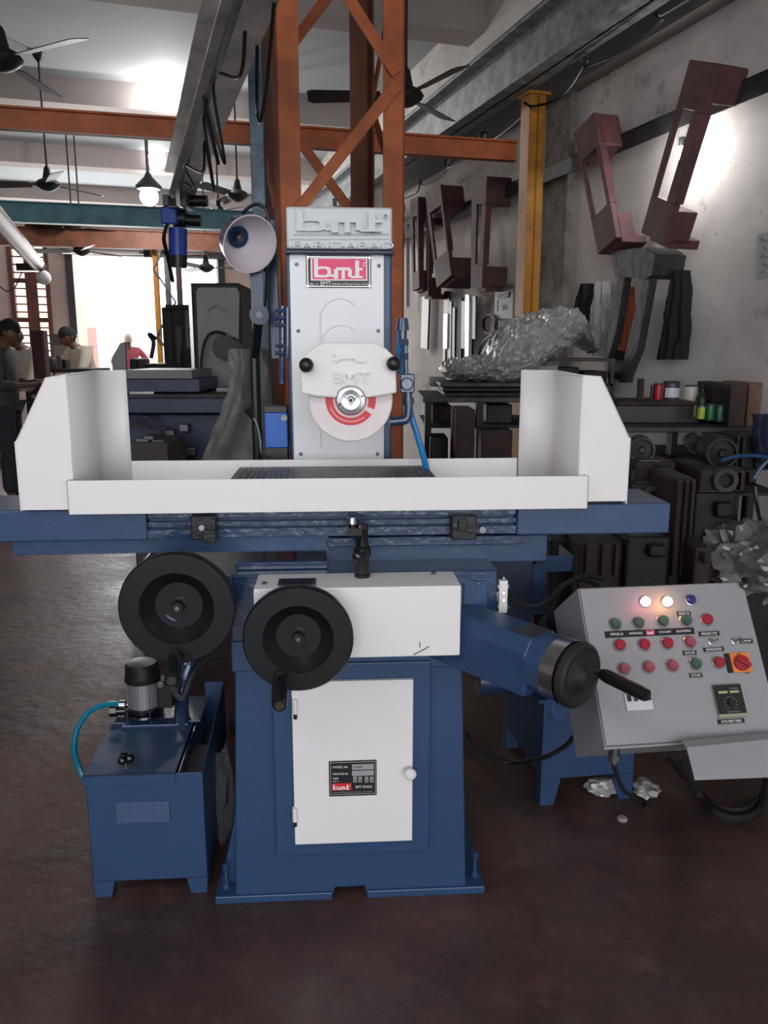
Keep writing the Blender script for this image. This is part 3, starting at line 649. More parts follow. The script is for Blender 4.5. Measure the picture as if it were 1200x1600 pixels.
# embossed arch ridges of the wheelhead slot
t = G()
def ridge(pts, r=.0032): t.tube([g(x, y, CF-.008) for x, y in pts], r, 6)
ar = [(501, 700), (501, 600), (500, 500)]+[(531-31*math.cos(a), 497-31*math.sin(a)) for a in [math.pi*k/14 for k in range(0, 12)]]
ridge(ar)
ridge([(533-31*math.cos(a), 538-30*math.sin(a)) for a in [math.pi*k/14 for k in range(0, 11)]], .0026)
t.build('slot_cover_ridge', greyp, pl)
# maker's plate
t = G(); l = CF-.009
rect(t, 478, 399, 580, 450, l, 0, .0008); rect(t, 480, 401, 578, 402, l-.0005, 1); rect(t, 480, 447, 578, 448, l-.0005, 1); rect(t, 480, 401, 481, 448, l-.0005, 1); rect(t, 577, 401, 578, 448, l-.0005, 1)
rect(t, 485.5, 402.5, 574, 438.5, l-.0007, 2); rect(t, 488, 404.5, 572, 436.5, l-.0011, 3)
s2_ = lambda n: n/1250*2.33
logo(t, g(489.5, 435.5, l-.0012), EX, EZ, s2_(76), s2_(29), .0008, 2)
t.text('Mfrs. of', g(484, 445.5, l-.0008), EX, EZ, s2_(3), .0003, 2, width=s2_(12)); t.text('BMT', g(501, 446, l-.0008), EX, EZ, s2_(6), .0003, 2, width=s2_(15))
t.text('Hydraulic & Manual Surface Grinder', g(518, 445, l-.0008), EX, EZ, s2_(3), .0003, 2, width=s2_(57))
for x, y in ((481, 402), (577.5, 403), (481, 447), (577.5, 447)): t.cyl(g(x, y, l-.0005), g(x, y, l-.003), .004, seg=10, m=1)
t.build('maker_plate', [inkb, steel, inkw, pink], pl, smooth=0)
# cast head block with raised lettering
t = G(); zb = g(530, 389, CF-.04).z; ztb2 = g(530, 323, CF-.04).z; x0, x1 = g(447, 350, CF-.04).x, g(613, 350, CF-.04).x
t.box((x0, CF-.04, zb), (x1, CF+.36, ztb2)); hd = t.build('head_casting', hammer, gd, smooth=0, bevel=.006)
t = G(); l = CF-.04; s3 = lambda n: n/1250*2.28
logo(t, g(461, 364, l), EX, EZ, s3(132), s3(33), .013, 0); t.tube([g(458, 367.5, l), g(608, 367, l)], .0025, 6); t.tube([g(452, 374.5, l), g(608, 374, l)], .002, 6)
t.text('FARIDABAD', g(458, 388, l-.0015), EX, EZ, s3(9.5), .005, 0, width=s3(148)); t.build('raised_lettering', hammer, hd, smooth=0)
t = G(); t.box((x0-.006, CF-.03, zb-.012), (x1+.006, CF+.36, zb)); t.build('head_seam', bluedk, hd, smooth=0, bevel=.003)
G().cyl(g(523, 322, CF+.05), g(523, 310, CF+.05), .006, seg=10).build('vent_pin', bluedk, hd)
# wheelhead, guard and grinding wheel
wc = g(548, 625, .10); wr = (g(613.5, 625, .10)-wc).length
G().cyl(wc+Vector((0, .05, 0)), wc+Vector((0, .30, 0)), .05, seg=28).build('spindle_housing', greyp, gd)
t = G(); t.lathe([(0, .0), (.028, .0), (.030, -.002), (wr*.66, -.002), (wr*.66, 0), (wr-.003, 0), (wr, .003), (wr, .022), (wr-.003, .025), (.0, .025)], wc, (0, 1, 0), 64)
gw = t.build('grinding_wheel', mat('white_abrasive', S(226, 216, 218), .85, var=.04, vs=20, bump=.15, bs=400), gd, smooth=30)
# red paper label ring on the lower side (with a light gap on the right)
t = G(); r0, r1 = wr*.42, wr*.60
for a0, a1, m in ((R(150), R(325), 0), (R(338), R(380), 0)):
    n = 22
    for k in range(n):
        a, b2 = a0+(a1-a0)*k/n, a0+(a1-a0)*(k+1)/n
        f_ = lambda t_, r: wc+Vector((r*math.cos(t_), -.0028, r*math.sin(t_)))
        t.prism([f_(a, r0), f_(b2, r0), f_(b2, r1), f_(a, r1)], (0, .0006, 0), m)
for k in range(26):
    a = R(200)+R(110)*k/26; p = wc+Vector((r0*1.18*math.cos(a), -.0034, r0*1.18*math.sin(a))); tg = Vector((-math.sin(a), 0, math.cos(a)))
    t.prism([p, p+tg*.0018, p+tg*.0018+Vector((math.cos(a), 0, math.sin(a)))*.003, p+Vector((math.cos(a), 0, math.sin(a)))*.003], (0, .0004, 0), 1)
t.build('wheel_label', [redp, inkw], gw, smooth=0)
t = G(); fr = wr*.36; t.lathe([(0, -.010), (.006, -.010), (.007, -.016), (.011, -.017), (.012, -.010), (fr*.62, -.012), (fr*.66, -.016), (fr*.92, -.014), (fr, -.009), (fr, .0)], wc, (0, 1, 0), 40)
fl = t.build('wheel_flange', steel, gw, smooth=30)
t = G()
for a in (20, 200): t.cyl(wc+Vector((fr*.78*math.cos(R(a)), -.0165, fr*.78*math.sin(R(a)))), wc+Vector((fr*.78*math.cos(R(a)), -.012, fr*.78*math.sin(R(a)))), .003, seg=10)
t.cyl(wc+Vector((0, -.0185, 0)), wc+Vector((0, -.01, 0)), .005, seg=6); t.build('flange_holes', inkb, fl)
ga = [(506, 535), (587, 535), (604, 545), (616, 557), (619, 575), (620, 614), (596, 619), (571, 622)]+[(548+22*math.cos(a), 622-18*math.sin(a)) for a in [math.pi*k/10 for k in range(1, 10)]]+[(526, 622), (495, 620), (471, 615), (469, 585), (475, 555), (490, 543)]
t = G(); gp_(t, ga, .075, .065); wg = t.build('wheel_guard', whitep, gd, smooth=0, bevel=.005, seg=3)
t = G(); t.text('BMT', g(520, 598, .0745), EX, EZ, s3(15)*.93, .007, 0, width=s3(52)*.93); 
gp_(t, [(519, 551), (550, 550), (561, 553), (572, 562), (570, 566), (558, 566), (553, 560), (530, 562), (524, 567), (520, 562), (526, 557), (519, 555)], .068, .007); t.build('raised_mark', whitep, wg, smooth=0, bevel=.0008)
for x, y in ((478.5, 570.5), (615, 568.5)):
    t = G(); p = g(x, y, .055); t.ball(p, .0175); t.cyl(p, g(x, y, .09), .007, seg=10); t.build('clamp_knob', black, wg)
# coolant valve and pipe on the right of the column
t = G(); ly = .16
q_ = lambda x, y: g(x, y, ly)
t.cyl(q_(629, 516), q_(629, 497), .017, .013, 16); t.cyl(q_(629, 530), q_(629, 516), .011, seg=14); t.cyl(q_(630, 540), q_(630, 530), .015, seg=6); t.tube([q_(633, 540), q_(634, 588)], .007, 10, 0); t.cyl(q_(631, 562), q_(631, 552), .013, seg=6)
t.build('coolant_valve', bluewet, gd)
t = G(); gb(t, 625, 584, 648, 614, ly-.01, ly+.02); t.cyl(g(636, 600, ly-.012), g(636, 600, ly-.03), .016, seg=18); t.build('valve_block', bluewet, gd, bevel=.003)
t = G(); t.tube(arc([q_(637, 612), q_(638, 640), q_(635, 655), q_(622, 658), q_(609, 659)], 5), .0115, 12); t.tube([q_(637, 622), q_(638, 632)], .016, 12); t.build('coolant_nozzle', bluewet, gd)
t = G(); t.tube(arc([g(626, 500, ly+.03), g(624, 560, ly+.04), g(640, 640, ly+.04), g(652, 680, ly+.04), g(668, 740, ly+.05), g(690, 860, ly+.08)], 6), .0085, 10); t.build('coolant_hose', mat('bright_blue_hose', S(20, 116, 176), .35), gd)
# slide rods and blue switch box left of the column
t = G(); t.tube([g(441, 478, CF+.02), g(441, 600, CF+.02)], .009, 10); t.tube([g(449, 480, CF+.0), g(449, 560, CF+.0)], .007, 10)
for y in (485, 497, 508, 540, 552): t.cyl(g(430, y, CF), g(450, y, CF), .005, seg=8)
t.build('column_fittings', bluewet, gd)
bb = gb(G(), 413.5, 645, 449, 700, CF-.03, CF+.07).build('switch_box', mat('bright_blue_enamel', S(10, 84, 176), .4), gd, smooth=0, bevel=.003)
gb(G(), 412, 635, 448, 645, CF-.02, CF+.06).build('box_lid', black, bb, smooth=0, bevel=.002)
gb(G(), 415, 700, 449, 722, CF-.02, CF+.06).build('box_foot', black, bb, smooth=0)
t = G(); t.cyl(g(444, 653, CF-.03), g(444, 653, CF-.045), .009, seg=12); t.build('box_gland', dullst, bb)
t = G(); t.tube(arc([g(394, 650, CF-.05), g(401, 663, CF-.05), g(406, 685, CF-.05), g(408, 708, CF-.05), g(414, 713, CF-.03), g(430, 716, CF+.0)], 6), .0035, 8); gl = t.build('flexible_stem', dullst, bb)
G().cyl(g(386, 638, CF-.06), g(395, 652, CF-.05), .012, .007, 12).build('lamp_head', black, bb)
# ================================================================= coolant tank (left)
clearw = glass_like('clear_stretch_wrap', S(170, 172, 176), .25, .15)
TO_ = GZ(238, 1398, 0); TYAW = R(4); TM = Matrix.Translation(TO_) @ Matrix.Rotation(TYAW, 4, 'Z'); TI = TM.inverted()
def tg_(px, py, ly):
    o = TI @ CO; r = TI.to_3x3() @ ray(px, py); return o + r*((ly-o.y)/r.y)
def tz_(px, py, z):
    return TI @ GZ(px, py, z)
T_ = lambda: MB(TM)
ct = thing('coolant_tank', 'blue steel coolant tank on short feet with a silver pump on its lid', 'tank', TO_, TYAW)
W0, W1 = tg_(146, 1380, 0).x, tg_(325, 1380, 0).x; zt = tg_(220, 1210, 0).z; zb = .045; D = .46
e = .003
t = T_(); t.box((W0, 0, zb), (W1, e, zt)); t.box((W0, D-e, zb), (W1, D, zt)); t.box((W0, 0, zb), (W0+e, D, zt)); t.box((W1-e, 0, zb), (W1, D, zt)); t.box((W0, 0, zb), (W1, D, zb+e))
t.build('tank_body', blue, ct, smooth=0, bevel=.001)
for xx, s in ((W0, 1), (W1, -1)):
    for yy in (0, D-.05):
        t = T_(); t.prism([(xx+s*.004, yy, 0), (xx+s*.045, yy, 0), (xx+s*.055, yy, zb), (xx, yy, zb)], (0, .05, 0)); t.build('leg', blue, ct, smooth=0)
xl_ = W0-.006; xm = tg_(274, 1205, 0).x
t = T_(); t.box((xl_, -.006, zt), (xm, D*.62, zt+.004)); t.box((xl_, -.006, zt-.024), (xm, -.002, zt+.004)); t.box((xl_, -.006, zt-.01), (xl_+.003, D*.62, zt)); 
lid = t.build('tank_lid', blue, ct, smooth=0, bevel=.001)
p = tz_(197, 1201, zt+.004); t = T_(); t.cyl(p, p+EZ*.022, .005, seg=10, m=1)
for k in range(3):
    a = k*2.1; t.ball(p+Vector((.011*math.cos(a), .011*math.sin(a), .029)), .0125)
t.build('lid_knob', [blackg, dullst], lid)
t = T_(); t.box((W0, D*.62+.001, zt), (xm+.02, D, zt+.008)); t.box((W0+.03, D*.55, zt+.004), (xm-.01, D*.62+.02, zt+.014)); t.build('pump_plate', bluewet, ct, smooth=0, bevel=.002)
t = T_(); t.box((xm+.01, D-.004, zt), (W1, D, zt+.055)); t.prism([(W1-.003, .02, zt), (W1-.003, D, zt), (W1-.003, D, zt+.055)], (.003, 0, 0)); t.build('splash_plate', blue, ct, smooth=0)
t = T_(); t.box((xm+.005, .01, zt-.1), (xm+.008, D-.01, zt-.002)); t.box((xm+.01, .01, zt-.11), (W1-.01, D-.01, zt-.105), 0); t.build('filter_tray', bluewet, ct, smooth=0)
T_().box((W1-.06, .01, zt-.04), (W1-.01, .22, zt-.035)).build('strainer_plate', dullst, ct, smooth=0)
# folded recessed handle on the front
t = T_(); pa = tg_(180, 1262, -.001); pb = tg_(263, 1283, -.001)
x0, x1, z1, z0 = tg_(182, 1255, 0).x, tg_(264, 1255, 0).x, tg_(222, 1252, 0).z, tg_(222, 1282, 0).z
t.prism([(x0, 0, z1), (x1, 0, z1), (x1, -.009, z0), (x0, -.009, z0)], (0, -.002, 0)); t.prism([(x1, 0, z1), (x1, -.009, z0), (x1, 0, z0)], (.002, 0, 0)); t.build('front_handle', blue, ct, smooth=0)
# pump
pc = Vector((tg_(226, 1110, D*.72).x, D*.72, zt+.008)); hz = lambda py: tg_(226, py, D*.72).z
t = T_(); t.cyl(pc, pc+EZ*.012, .05, .045, 24); t.lathe([(.035, .012), (.05, .02), (.052, .03), (.04, .034)], pc, EZ, 24)
for k in range(4):
    a = k*math.pi/2+.5; t.cyl(pc+Vector((.052*math.cos(a), .052*math.sin(a), 0)), pc+Vector((.052*math.cos(a), .052*math.sin(a), .032)), .006, seg=8)
t.cyl(pc+Vector((-.03, 0, .018)), pc+Vector((-.085, 0, .018)), .016, seg=14); t.cyl(pc+Vector((-.08, 0, .018)), pc+Vector((-.1, 0, .018)), .019, seg=8)
t.build('pump_casing', blackg, ct)
z1 = hz(1095)-pc.z; z2 = hz(1062)-pc.z; z3 = hz(1036)-pc.z
t = T_(); t.cyl(pc+EZ*.034, pc+EZ*z2, .043, seg=24)
pm_ = t.build('pump_motor', mat('cast_aluminium', S(168, 168, 170), .35, .8), ct)
for k in range(30):
    a = 2*math.pi*k/30; c, s = math.cos(a), math.sin(a); T2 = Matrix.Translation(pc) @ Matrix.Rotation(a, 4, 'Z')
    T_().box((.0425, -.0012, .036), (.0475, .0012, z2-.001), T=T2).build('cooling_fin', MATS['cast_aluminium'], pm_, smooth=0)
t = T_(); t.lathe([(.05, z2), (.052, z2+.004), (.052, z2+.012), (.049, z2+.014), (.048, z3-.004), (.042, z3+.003), (.02, z3+.006), (0, z3+.006)], pc, EZ, 28); t.build('fan_cover', black, ct)
t = T_(); t.box(pc+Vector((.045, -.03, z2*.3)), pc+Vector((.09, .025, z2+.004))); t.cyl(pc+Vector((.06, -.03, z2)), pc+Vector((.06, -.045, z2)), .012, seg=12, m=1); t.build('terminal_box', [black, dullst], ct, bevel=.004)
# pipes of the tank
def tt(pts, r, nm, m, n=6, par=ct): return T_().tube(arc(pts, n), r, 12).build(nm, m, par)
q_ = lambda x, y, l=.34: tg_(x, y, l)
tt([q_(300, 1025, .42), q_(290, 1060, .4), q_(284, 1095, .36), q_(284, 1120, .3), q_(286, 1150, .24)], .022, 'return_pipe', bluewet)
T_().cyl(q_(294, 1040, .4), q_(300, 1015, .42), .026, seg=14).build('pipe_collar', bluewet, ct)
cd_ = loops('flexible_conduit', [TM @ q_(268, 1068, .3), TM @ q_(276, 1086, .3), TM @ q_(288, 1088, .3), TM @ q_(305, 1050, .36), TM @ q_(330, 1030, .42), TM @ q_(354, 1027, .46)], .0085, dullst, 'silver flexible conduit arching from the coolant pump up to the pedestal', 'conduit')
loops('coolant_hose', [TM @ q_(194, 1101, .30), TM @ q_(168, 1100, .3), TM @ q_(140, 1112, .28), TM @ q_(121, 1140, .24), TM @ q_(116, 1170, .2), TM @ q_(122, 1196, .16), TM @ (q_(130, 1215, .14))], .0085, mat('teal_hose', S(10, 110, 140), .25), 'teal blue hose looping out from the left side of the coolant pump', 'hose')
t = T_(); t.cyl(q_(196, 1101, .30), q_(187, 1101, .30), .013, seg=12); t.build('hose_clamp', steel, ct)
# ================================================================= hydraulic tank (right, behind panel)
HO = GZ(915, 1253, 0); ht = thing('hydraulic_tank', 'blue steel hydraulic tank on trapezoid feet behind the grey control panel', 'tank', HO, R(8))
HM = WM[ht]; HI = HM.inverted()
def hg(px, py, ly):
    o = HI @ CO; r = HI.to_3x3() @ ray(px, py); return o + r*((ly-o.y)/r.y)
x0 = hg(846, 1200, 0).x; x1 = hg(990, 1200, 0).x; zt = hg(900, 1095, 0).z
t = MB(HM); t.box((x0, 0, .09), (x1, .42, zt)); t.build('tank_body', blue, ht, smooth=0, bevel=.002)
for a, b2 in ((x0, x0+.07), (x1-.07, x1)):
    for yy in (0, .38):
        s = 1 if a == x0 else -1; e0 = a if s == 1 else b2
        t = MB(HM); t.prism([(e0+s*.0, yy, 0), (e0+s*.045, yy, 0), (e0+s*.065, yy, .09), (e0, yy, .09)], (0, .04, 0)); t.build('leg', blue, ht, smooth=0)
t = MB(HM); t.box((x0-.02, -.01, zt), (x1+.02, .43, zt+.012)); t.build('tank_lid', blue, ht, smooth=0, bevel=.002)
t = MB(HM); zc_ = zt+.012+.052; t.cyl((x0-.20, .06, zc_), (x0+.05, .06, zc_), .05, seg=24); t.cyl((x0+.05, .06, zc_), (x0+.07, .06, zc_), .06, seg=24); t.box((x0+.02, .02, zt+.012), (x0+.06, .1, zc_)); t.build('pump_motor', bluewet, ht)
# coolant gutter and splash plates behind the saddle (right)
t = G(); gb(t, 838, 868, 896, 893, .42, .424); gb(t, 893, 868, 896, 893, .42, .56); gb(t, 815, 884, 852, 960, .34, .36); gb(t, 810, 880, 826, 1000, .35, .38); t.build('coolant_gutter', blue, gd, smooth=0)
t = G(); t.box((g(722, 930, .3).x, .28, .55), (g(850, 930, .3).x-.04, .5, .84)); t.build('rear_saddle_body', bluedk, gd, smooth=0, bevel=.004)
# ================================================================= control panel
CPo = Vector((.493, 1.644, .556)); yaw, til, rol = .12, -.591, -.004; PW, PH, PT = .42, .372, .205
CR = Matrix.Rotation(yaw, 4, 'Z') @ Matrix.Rotation(til, 4, 'X') @ Matrix.Rotation(rol, 4, 'Y'); CM = Matrix.Translation(CPo) @ CR; CI = CM.inverted()
def c_(px, py, off=0):                                       # point of the tilted face (x, off, z)
    o = CI @ CO; r = CI.to_3x3() @ ray(px, py); return o + r*((off-o.y)/r.y)
cp = thing('control_panel', 'grey sloping control panel with rows of round push buttons and lit lamps', 'control panel', (CPo.x+.2, CPo.y+.15, 0), 0)
K = lambda: MB(CM)
K().box((0, .004, 0), (PW, PT, PH)).build('enclosure', panelg, cp, smooth=0, bevel=.003)
dr2 = K().box((.002, -.004, .004), (PW-.002, .0035, PH-.004)).build('panel_door', panelg, cp, smooth=0, bevel=.002)
K().box((-.004, -.002, -.004), (PW+.004, .02, .001)).build('bottom_lip', panelg, cp, smooth=0, bevel=.001)
# stand
t = MB(); bc = CM @ Vector((.12, PT-.01, .12)); t.bar(bc, bc+Vector((.0, .28, .0)), .06, .06); t.bar(bc+Vector((0, .25, .03)), Vector((bc.x, bc.y+.25, .42)), .05, .05); t.build('support_arm', bluedk, cp, smooth=0, bevel=.002)
# tray flap under the panel at the right
t = MB(); A = P(1073, 1168, 1.60); B_ = P(1086, 1219, 1.55); C_ = P(1250, 1213, 1.60); D_ = P(1250, 1150, 1.66); t.prism([A, B_, C_, D_], Vector((0, .003, -.002)))
t.prism([A, D_, D_+Vector((0, .03, 0)), A+Vector((0, .03, 0))], (0, 0, -.003)); t.build('document_tray', panelg, cp, smooth=0)
def lathe_k(px, py, prof, mats, nm, ms=None, par=None):
    c = c_(px, py, -.004); t = K(); t.lathe(prof, c, (0, -1, 0), 24, 0); return t
zred = mat('lit_red_lens', (1, .25, .25, 1), .4, emit=7); 
def lamp_lens(nm, col, e):
    m = mat(nm, col, .3, emit=e); return m
redlit = lamp_lens('lit_red_lens2', (1, .42, .45, 1), 9); orlit = lamp_lens('lit_amber_lens', (1, .62, .25, 1), 14); bluel = mat('blue_lens', S(44, 44, 120), .2, coat=.5)
greenb = mat('green_button_cap', S(58, 84, 76), .45); redb = mat('red_button_cap', S(150, 34, 48), .35); redo = mat('faded_red_button_cap', S(142, 66, 74), .5); ring = mat('satin_ring', S(176, 174, 178), .3, .8)
for px, py, m, lab in ((1007, 941, redlit, 'lit pinkish red pilot lamp'), (1041, 941, orlit, 'lit amber pilot lamp'), (1078, 938, bluel, 'unlit blue pilot lamp')):
    c = c_(px, py, -.004); t = K(); t.lathe([(.0135, 0), (.0135, .004), (.012, .005)], c, (0, -1, 0), 24, 0); t.lathe([(.0115, .004), (.0115, .010), (.009, .014), (.001, .015)], c, (0, -1, 0), 24, 1)
    o = t.build('pilot_lamp', [ring, m], cp); o['label'] = lab
lr = bulb_light('red_pilot_glow', CM @ (c_(1007, 941, -.035)), .035, .012, (1, .12, .15)); lo = bulb_light('amber_pilot_glow', CM @ (c_(1041, 941, -.035)), .08, .012, (1, .40, .12))
btn = [(960, 976, 'g'), (996, 974, 'g'), (1034, 971, 'g'), (1070, 970, 'g'), (1103, 969, 'r'), (967, 1009, 'r'), (1005, 1008, 'r'), (1041, 1006, 'r'), (1076, 1004, 'f'),
       (974, 1046, 'f'), (1012, 1043, 'f'), (1049, 1041, 'f'), (1085, 1038, 'g'), (1121, 1036, 'r')]
for px, py, k in btn:
    c = c_(px, py, -.004); t = K(); t.lathe([(.0155, 0), (.0155, .003), (.0135, .005)], c, (0, -1, 0), 24, 0)
    t.lathe([(.0125, .003), (.0125, .013), (.011, .016), (.006, .0165 if k == 'r' else .015), (.001, .0165 if k == 'r' else .0145)], c, (0, -1, 0), 24, 1)
    o = t.build('push_button', [ring, {'g': greenb, 'r': redb, 'f': redo}[k]], cp); o['label'] = {'g': 'dark green push button', 'r': 'red push button', 'f': 'faded red push button'}[k]
XX, ZZ = Vector((1, 0, 0)), Vector((0, 0, 1))
def plate(px0, py0, px1, py1, txt, border=True, name='label_plate'):
    a = c_(px0, py0, -.0045); b2 = c_(px1, py1, -.0045); w_, h_ = b2.x-a.x, a.z-b2.z
    t = K(); t.box((a.x, -.0055, b2.z), (b2.x, -.004, a.z), 0)
    if border:
        for q in ((a.x+.001, b2.z+.001, b2.x-.001, b2.z+.0016), (a.x+.001, a.z-.0016, b2.x-.001, a.z-.001)): t.box((q[0], -.0058, q[1]), (q[2], -.0055, q[3]), 1)
    if txt: t.text(txt, (a.x+w_*.12, -.0058, b2.z+h_*.3), XX, ZZ, h_*.38, .0003, 1, width=w_*.76)
    return t, a, b2
for a in ((1057, 955, 1080, 962.5, 'MAGNET ON'), (1090.5, 986, 1125, 994, 'EMERGENCY STOP'), (1066, 1016, 1089, 1024, 'AUTO OFF'), (1098, 1011, 1132, 1018, 'DEMAGNETISE'), (1155, 997.5, 1177, 1005.5, 'LAMP'), (1076, 1051, 1098, 1059, 'COOLANT'), (1120, 1123, 1164, 1130.5, 'AUTO FEED TIMER')):
    t, p0, p1 = plate(*a); t.build('label_plate', [inkb, inkw], cp, smooth=0)
# long legend strip: follows the slight slope of the row
p0, p1 = c_(945, 991.5, -.0045), c_(1084, 985, -.0045); dirx = (p1-p0).normalized(); up_ = Vector((0, -1, 0)).cross(dirx); up_ = up_ if up_.z > 0 else -up_
hh = .0155; t = K(); lo_ = p0-up_*hh*.55
t.prism([lo_, lo_+dirx*(p1-p0).length, lo_+dirx*(p1-p0).length+up_*hh, lo_+up_*hh], (0, -.0015, 0), 0)
Ls = (p1-p0).length
for s, f0, f1 in (('SPINDLE', .06, .2), ('HYDRAULIC', .27, .42), ('COOLANT', .6, .74), ('ELEVATING', .8, .96)):
    t.text(s, lo_+dirx*Ls*f0+up_*hh*.34-Vector((0, .0018, 0)), dirx, up_, hh*.34, .0003, 1, width=Ls*(f1-f0))
o_ = lo_+dirx*Ls*.46+up_*hh*.1-Vector((0, .0016, 0)); t.prism([o_, o_+dirx*Ls*.09, o_+dirx*Ls*.09+up_*hh*.8, o_+up_*hh*.8], (0, -.0004, 0), 2)
logo(t, o_+dirx*Ls*.007+up_*hh*.15-Vector((0, .0004, 0)), dirx, up_, Ls*.072, hh*.5, .0004, 1)
t.build('legend_strip', [inkb, inkw, mat('dull_magenta_print', S(170, 70, 100), .5)], cp, smooth=0)
# toggles
for px, py in ((1110, 1003), (1146, 1002)):
    c = c_(px, py, -.004); t = K(); t.lathe([(.007, 0), (.007, .003), (.005, .004), (.005, .008)], c, (0, -1, 0), 12, 0); t.cyl(c+Vector((0, -.006, 0)), c+Vector((.010, -.02, .002)), .0022, .0032, 10, 0); t.build('toggle_switch', steel, cp)
# rotary isolator
t = K(); a, b2 = c_(1138.5, 1021, -.004), c_(1175, 1050, -.004); t.box((a.x, -.010, b2.z), (b2.x, -.004, a.z), 0); a2, b3 = c_(1130, 1022, -.004), c_(1138, 1051, -.004)
t.box((a2.x, -.006, b2.z), (a.x-.001, -.004, a.z), 1)
ri = t.build('rotary_isolator', [mat('orange_plastic', S(226, 128, 56), .4), inkb], cp, smooth=0, bevel=.001)
c = c_(1158, 1036, -.010); t = K(); t.lathe([(.019, 0), (.018, .008), (.002, .009)], c, (0, -1, 0), 24); t.box((-.017, -.018, -.005), (.017, -.008, .005), T=Matrix.Translation(Vector((c.x, -.01, c.z))) @ Matrix.Rotation(R(35), 4, 'Y')); t.build('isolator_knob', redb, ri, bevel=.001)
t = K(); t.text('OFF', c+Vector((.004, -.0003, -.026)), XX, ZZ, .004, .0002, 0); t.text('ON', c+Vector((-.006, -.0003, .0195)), XX, ZZ, .004, .0002, 0); t.build('isolator_marks', inkb, ri, smooth=0)
# breaker
a, b2 = c_(974, 1085, -.004), c_(1020, 1109, -.004); t = K(); t.box((a.x, -.010, b2.z), (b2.x, -.004, a.z), 0); br = t.build('circuit_breaker', mat('white_plastic', S(196, 194, 198), .4), cp, smooth=0, bevel=.001)
for k in range(4):
    x = a.x+(b2.x-a.x)*(k+.5)/4; zc2 = a.z-.006; K().box((x-.0035, -.018, zc2-.012), (x+.0035, -.010, zc2+.001)).build('breaker_lever', black, br, smooth=0, bevel=.0008)
K().box((a.x+.003, -.019, a.z-.007), (b2.x-.003, -.015, a.z-.003)).build('lever_bar', black, br, smooth=0)
# timer
a, b2 = c_(1109, 1072, -.004), c_(1167, 1119, -.004); a.x = c_(1109, 1072).x; W_ = c_(1156, 1072).x-a.x; H_ = a.z-b2.z
t = K(); t.box((a.x, -.012, b2.z), (a.x+W_, -.004, a.z), 1); t.box((a.x, -.0128, b2.z+H_*.09), (a.x+W_*.93, -.012, a.z-.0004), 0)
cc = Vector((a.x+W_*.48, -.013, b2.z+H_*.42))
for k in range(10):
    an = R(-50+k*31); r0_ = .0145; t.box(cc+Vector((r0_*math.cos(an)-.0012, -.0002, r0_*math.sin(an)-.0008)), cc+Vector((r0_*math.cos(an)+.0012, .0004, r0_*math.sin(an)+.0008)), 2)
t.cyl(cc, cc-Vector((0, .006, 0)), .008, seg=20, m=0)
for f0 in (.14, .52): t.box((a.x+W_*f0, -.0132, a.z-H_*.27), (a.x+W_*(f0+.3), -.0128, a.z-H_*.2), 3)
t.text('TIMER', (a.x+W_*.52, -.0131, a.z-H_*.15), XX, ZZ, .003, .0002, 2, width=W_*.3); t.text('SECONDS', (a.x+W_*.3, -.0131, b2.z+H_*.13), XX, ZZ, .003, .0002, 2, width=W_*.42)
t.build('timer', [inkb, mat('cream_plastic', S(150, 150, 128), .5), graypr, mat('pale_green_print', S(170, 176, 120), .5)], cp, smooth=0)
# corner knob
c = c_(1162, 913, -.004); t = K(); t.lathe([(.013, 0), (.016, .006), (.015, .014), (.006, .018), (.001, .0185)], c, (0, -1, 0), 20); t.build('emergency_knob', blackg, cp)
# cable gland + cables
p = CM @ Vector((.02, .04, 0)); p = P(960, 1178, 1.66); t = MB(); t.cyl(p+Vector((0, 0, .02)), p-Vector((0, 0, .02)), .011, seg=12); t.cyl(p-Vector((0, 0, .0)), p-Vector((0, 0, .012)), .015, seg=6); t.build('cable_gland', dullst, cp)
loops('panel_cable', [p-Vector((0, 0, .02)), P(962, 1205, 1.68), P(975, 1235, 1.85), GZ(1000, 1252, .02), GZ(1012, 1262, .01), GZ(1005, 1245, .01)], .006, blackm, 'thin black cable dropping from the gland below the control panel')
loops('floor_cable', [P(1060, 1180, 1.95), GZ(1085, 1235, .06), GZ(1120, 1272, .03), GZ(1160, 1278, .02), GZ(1190, 1255, .03), P(1200, 1200, 1.95)], .013, blackm, 'thick black cable bundle looping on the floor below the document tray')
loops('floor_cable', [P(1040, 1180, 2.0), GZ(1075, 1220, .06), GZ(1120, 1258, .03), GZ(1160, 1264, .03), GZ(1195, 1235, .03), P(1215, 1195, 2.1)], .009, blackm, 'thinner black cable looping on the floor behind the thick bundle')
loops('machine_cable', [GZ(730, 1150, .25), GZ(760, 1180, .15), GZ(800, 1192, .1), P(845, 1185, 2.2), P(880, 1168, 2.15), P(898, 1150, 2.1)], .008, blackm, 'black cable sagging between grinder pedestal and control panel')
loops('machine_cable', [P(795, 935, 2.0), P(830, 948, 2.0), P(860, 935, 2.05), P(880, 915, 2.1), P(905, 905, 2.2), P(935, 915, 2.2)], .007, blackm, 'black cable curving from the lubrication block to the panel back')
loops('machine_cable', [P(845, 975, 2.0), P(865, 940, 2.1), P(880, 915, 2.15), P(915, 900, 2.25), P(945, 905, 2.25)], .008, blackm, 'black cable rising steeply behind the elevating handwheel')
p = GZ(972, 1281, 0); tag(MB().lathe([(0, 0), (.016, 0), (.017, .005), (.012, .011), (0, .012)], p, EZ, 9).build('pebble', mat('pale_stone', S(150, 146, 142), .8)), 'small pale round chip lying on the floor below the control panel', 'pebble')
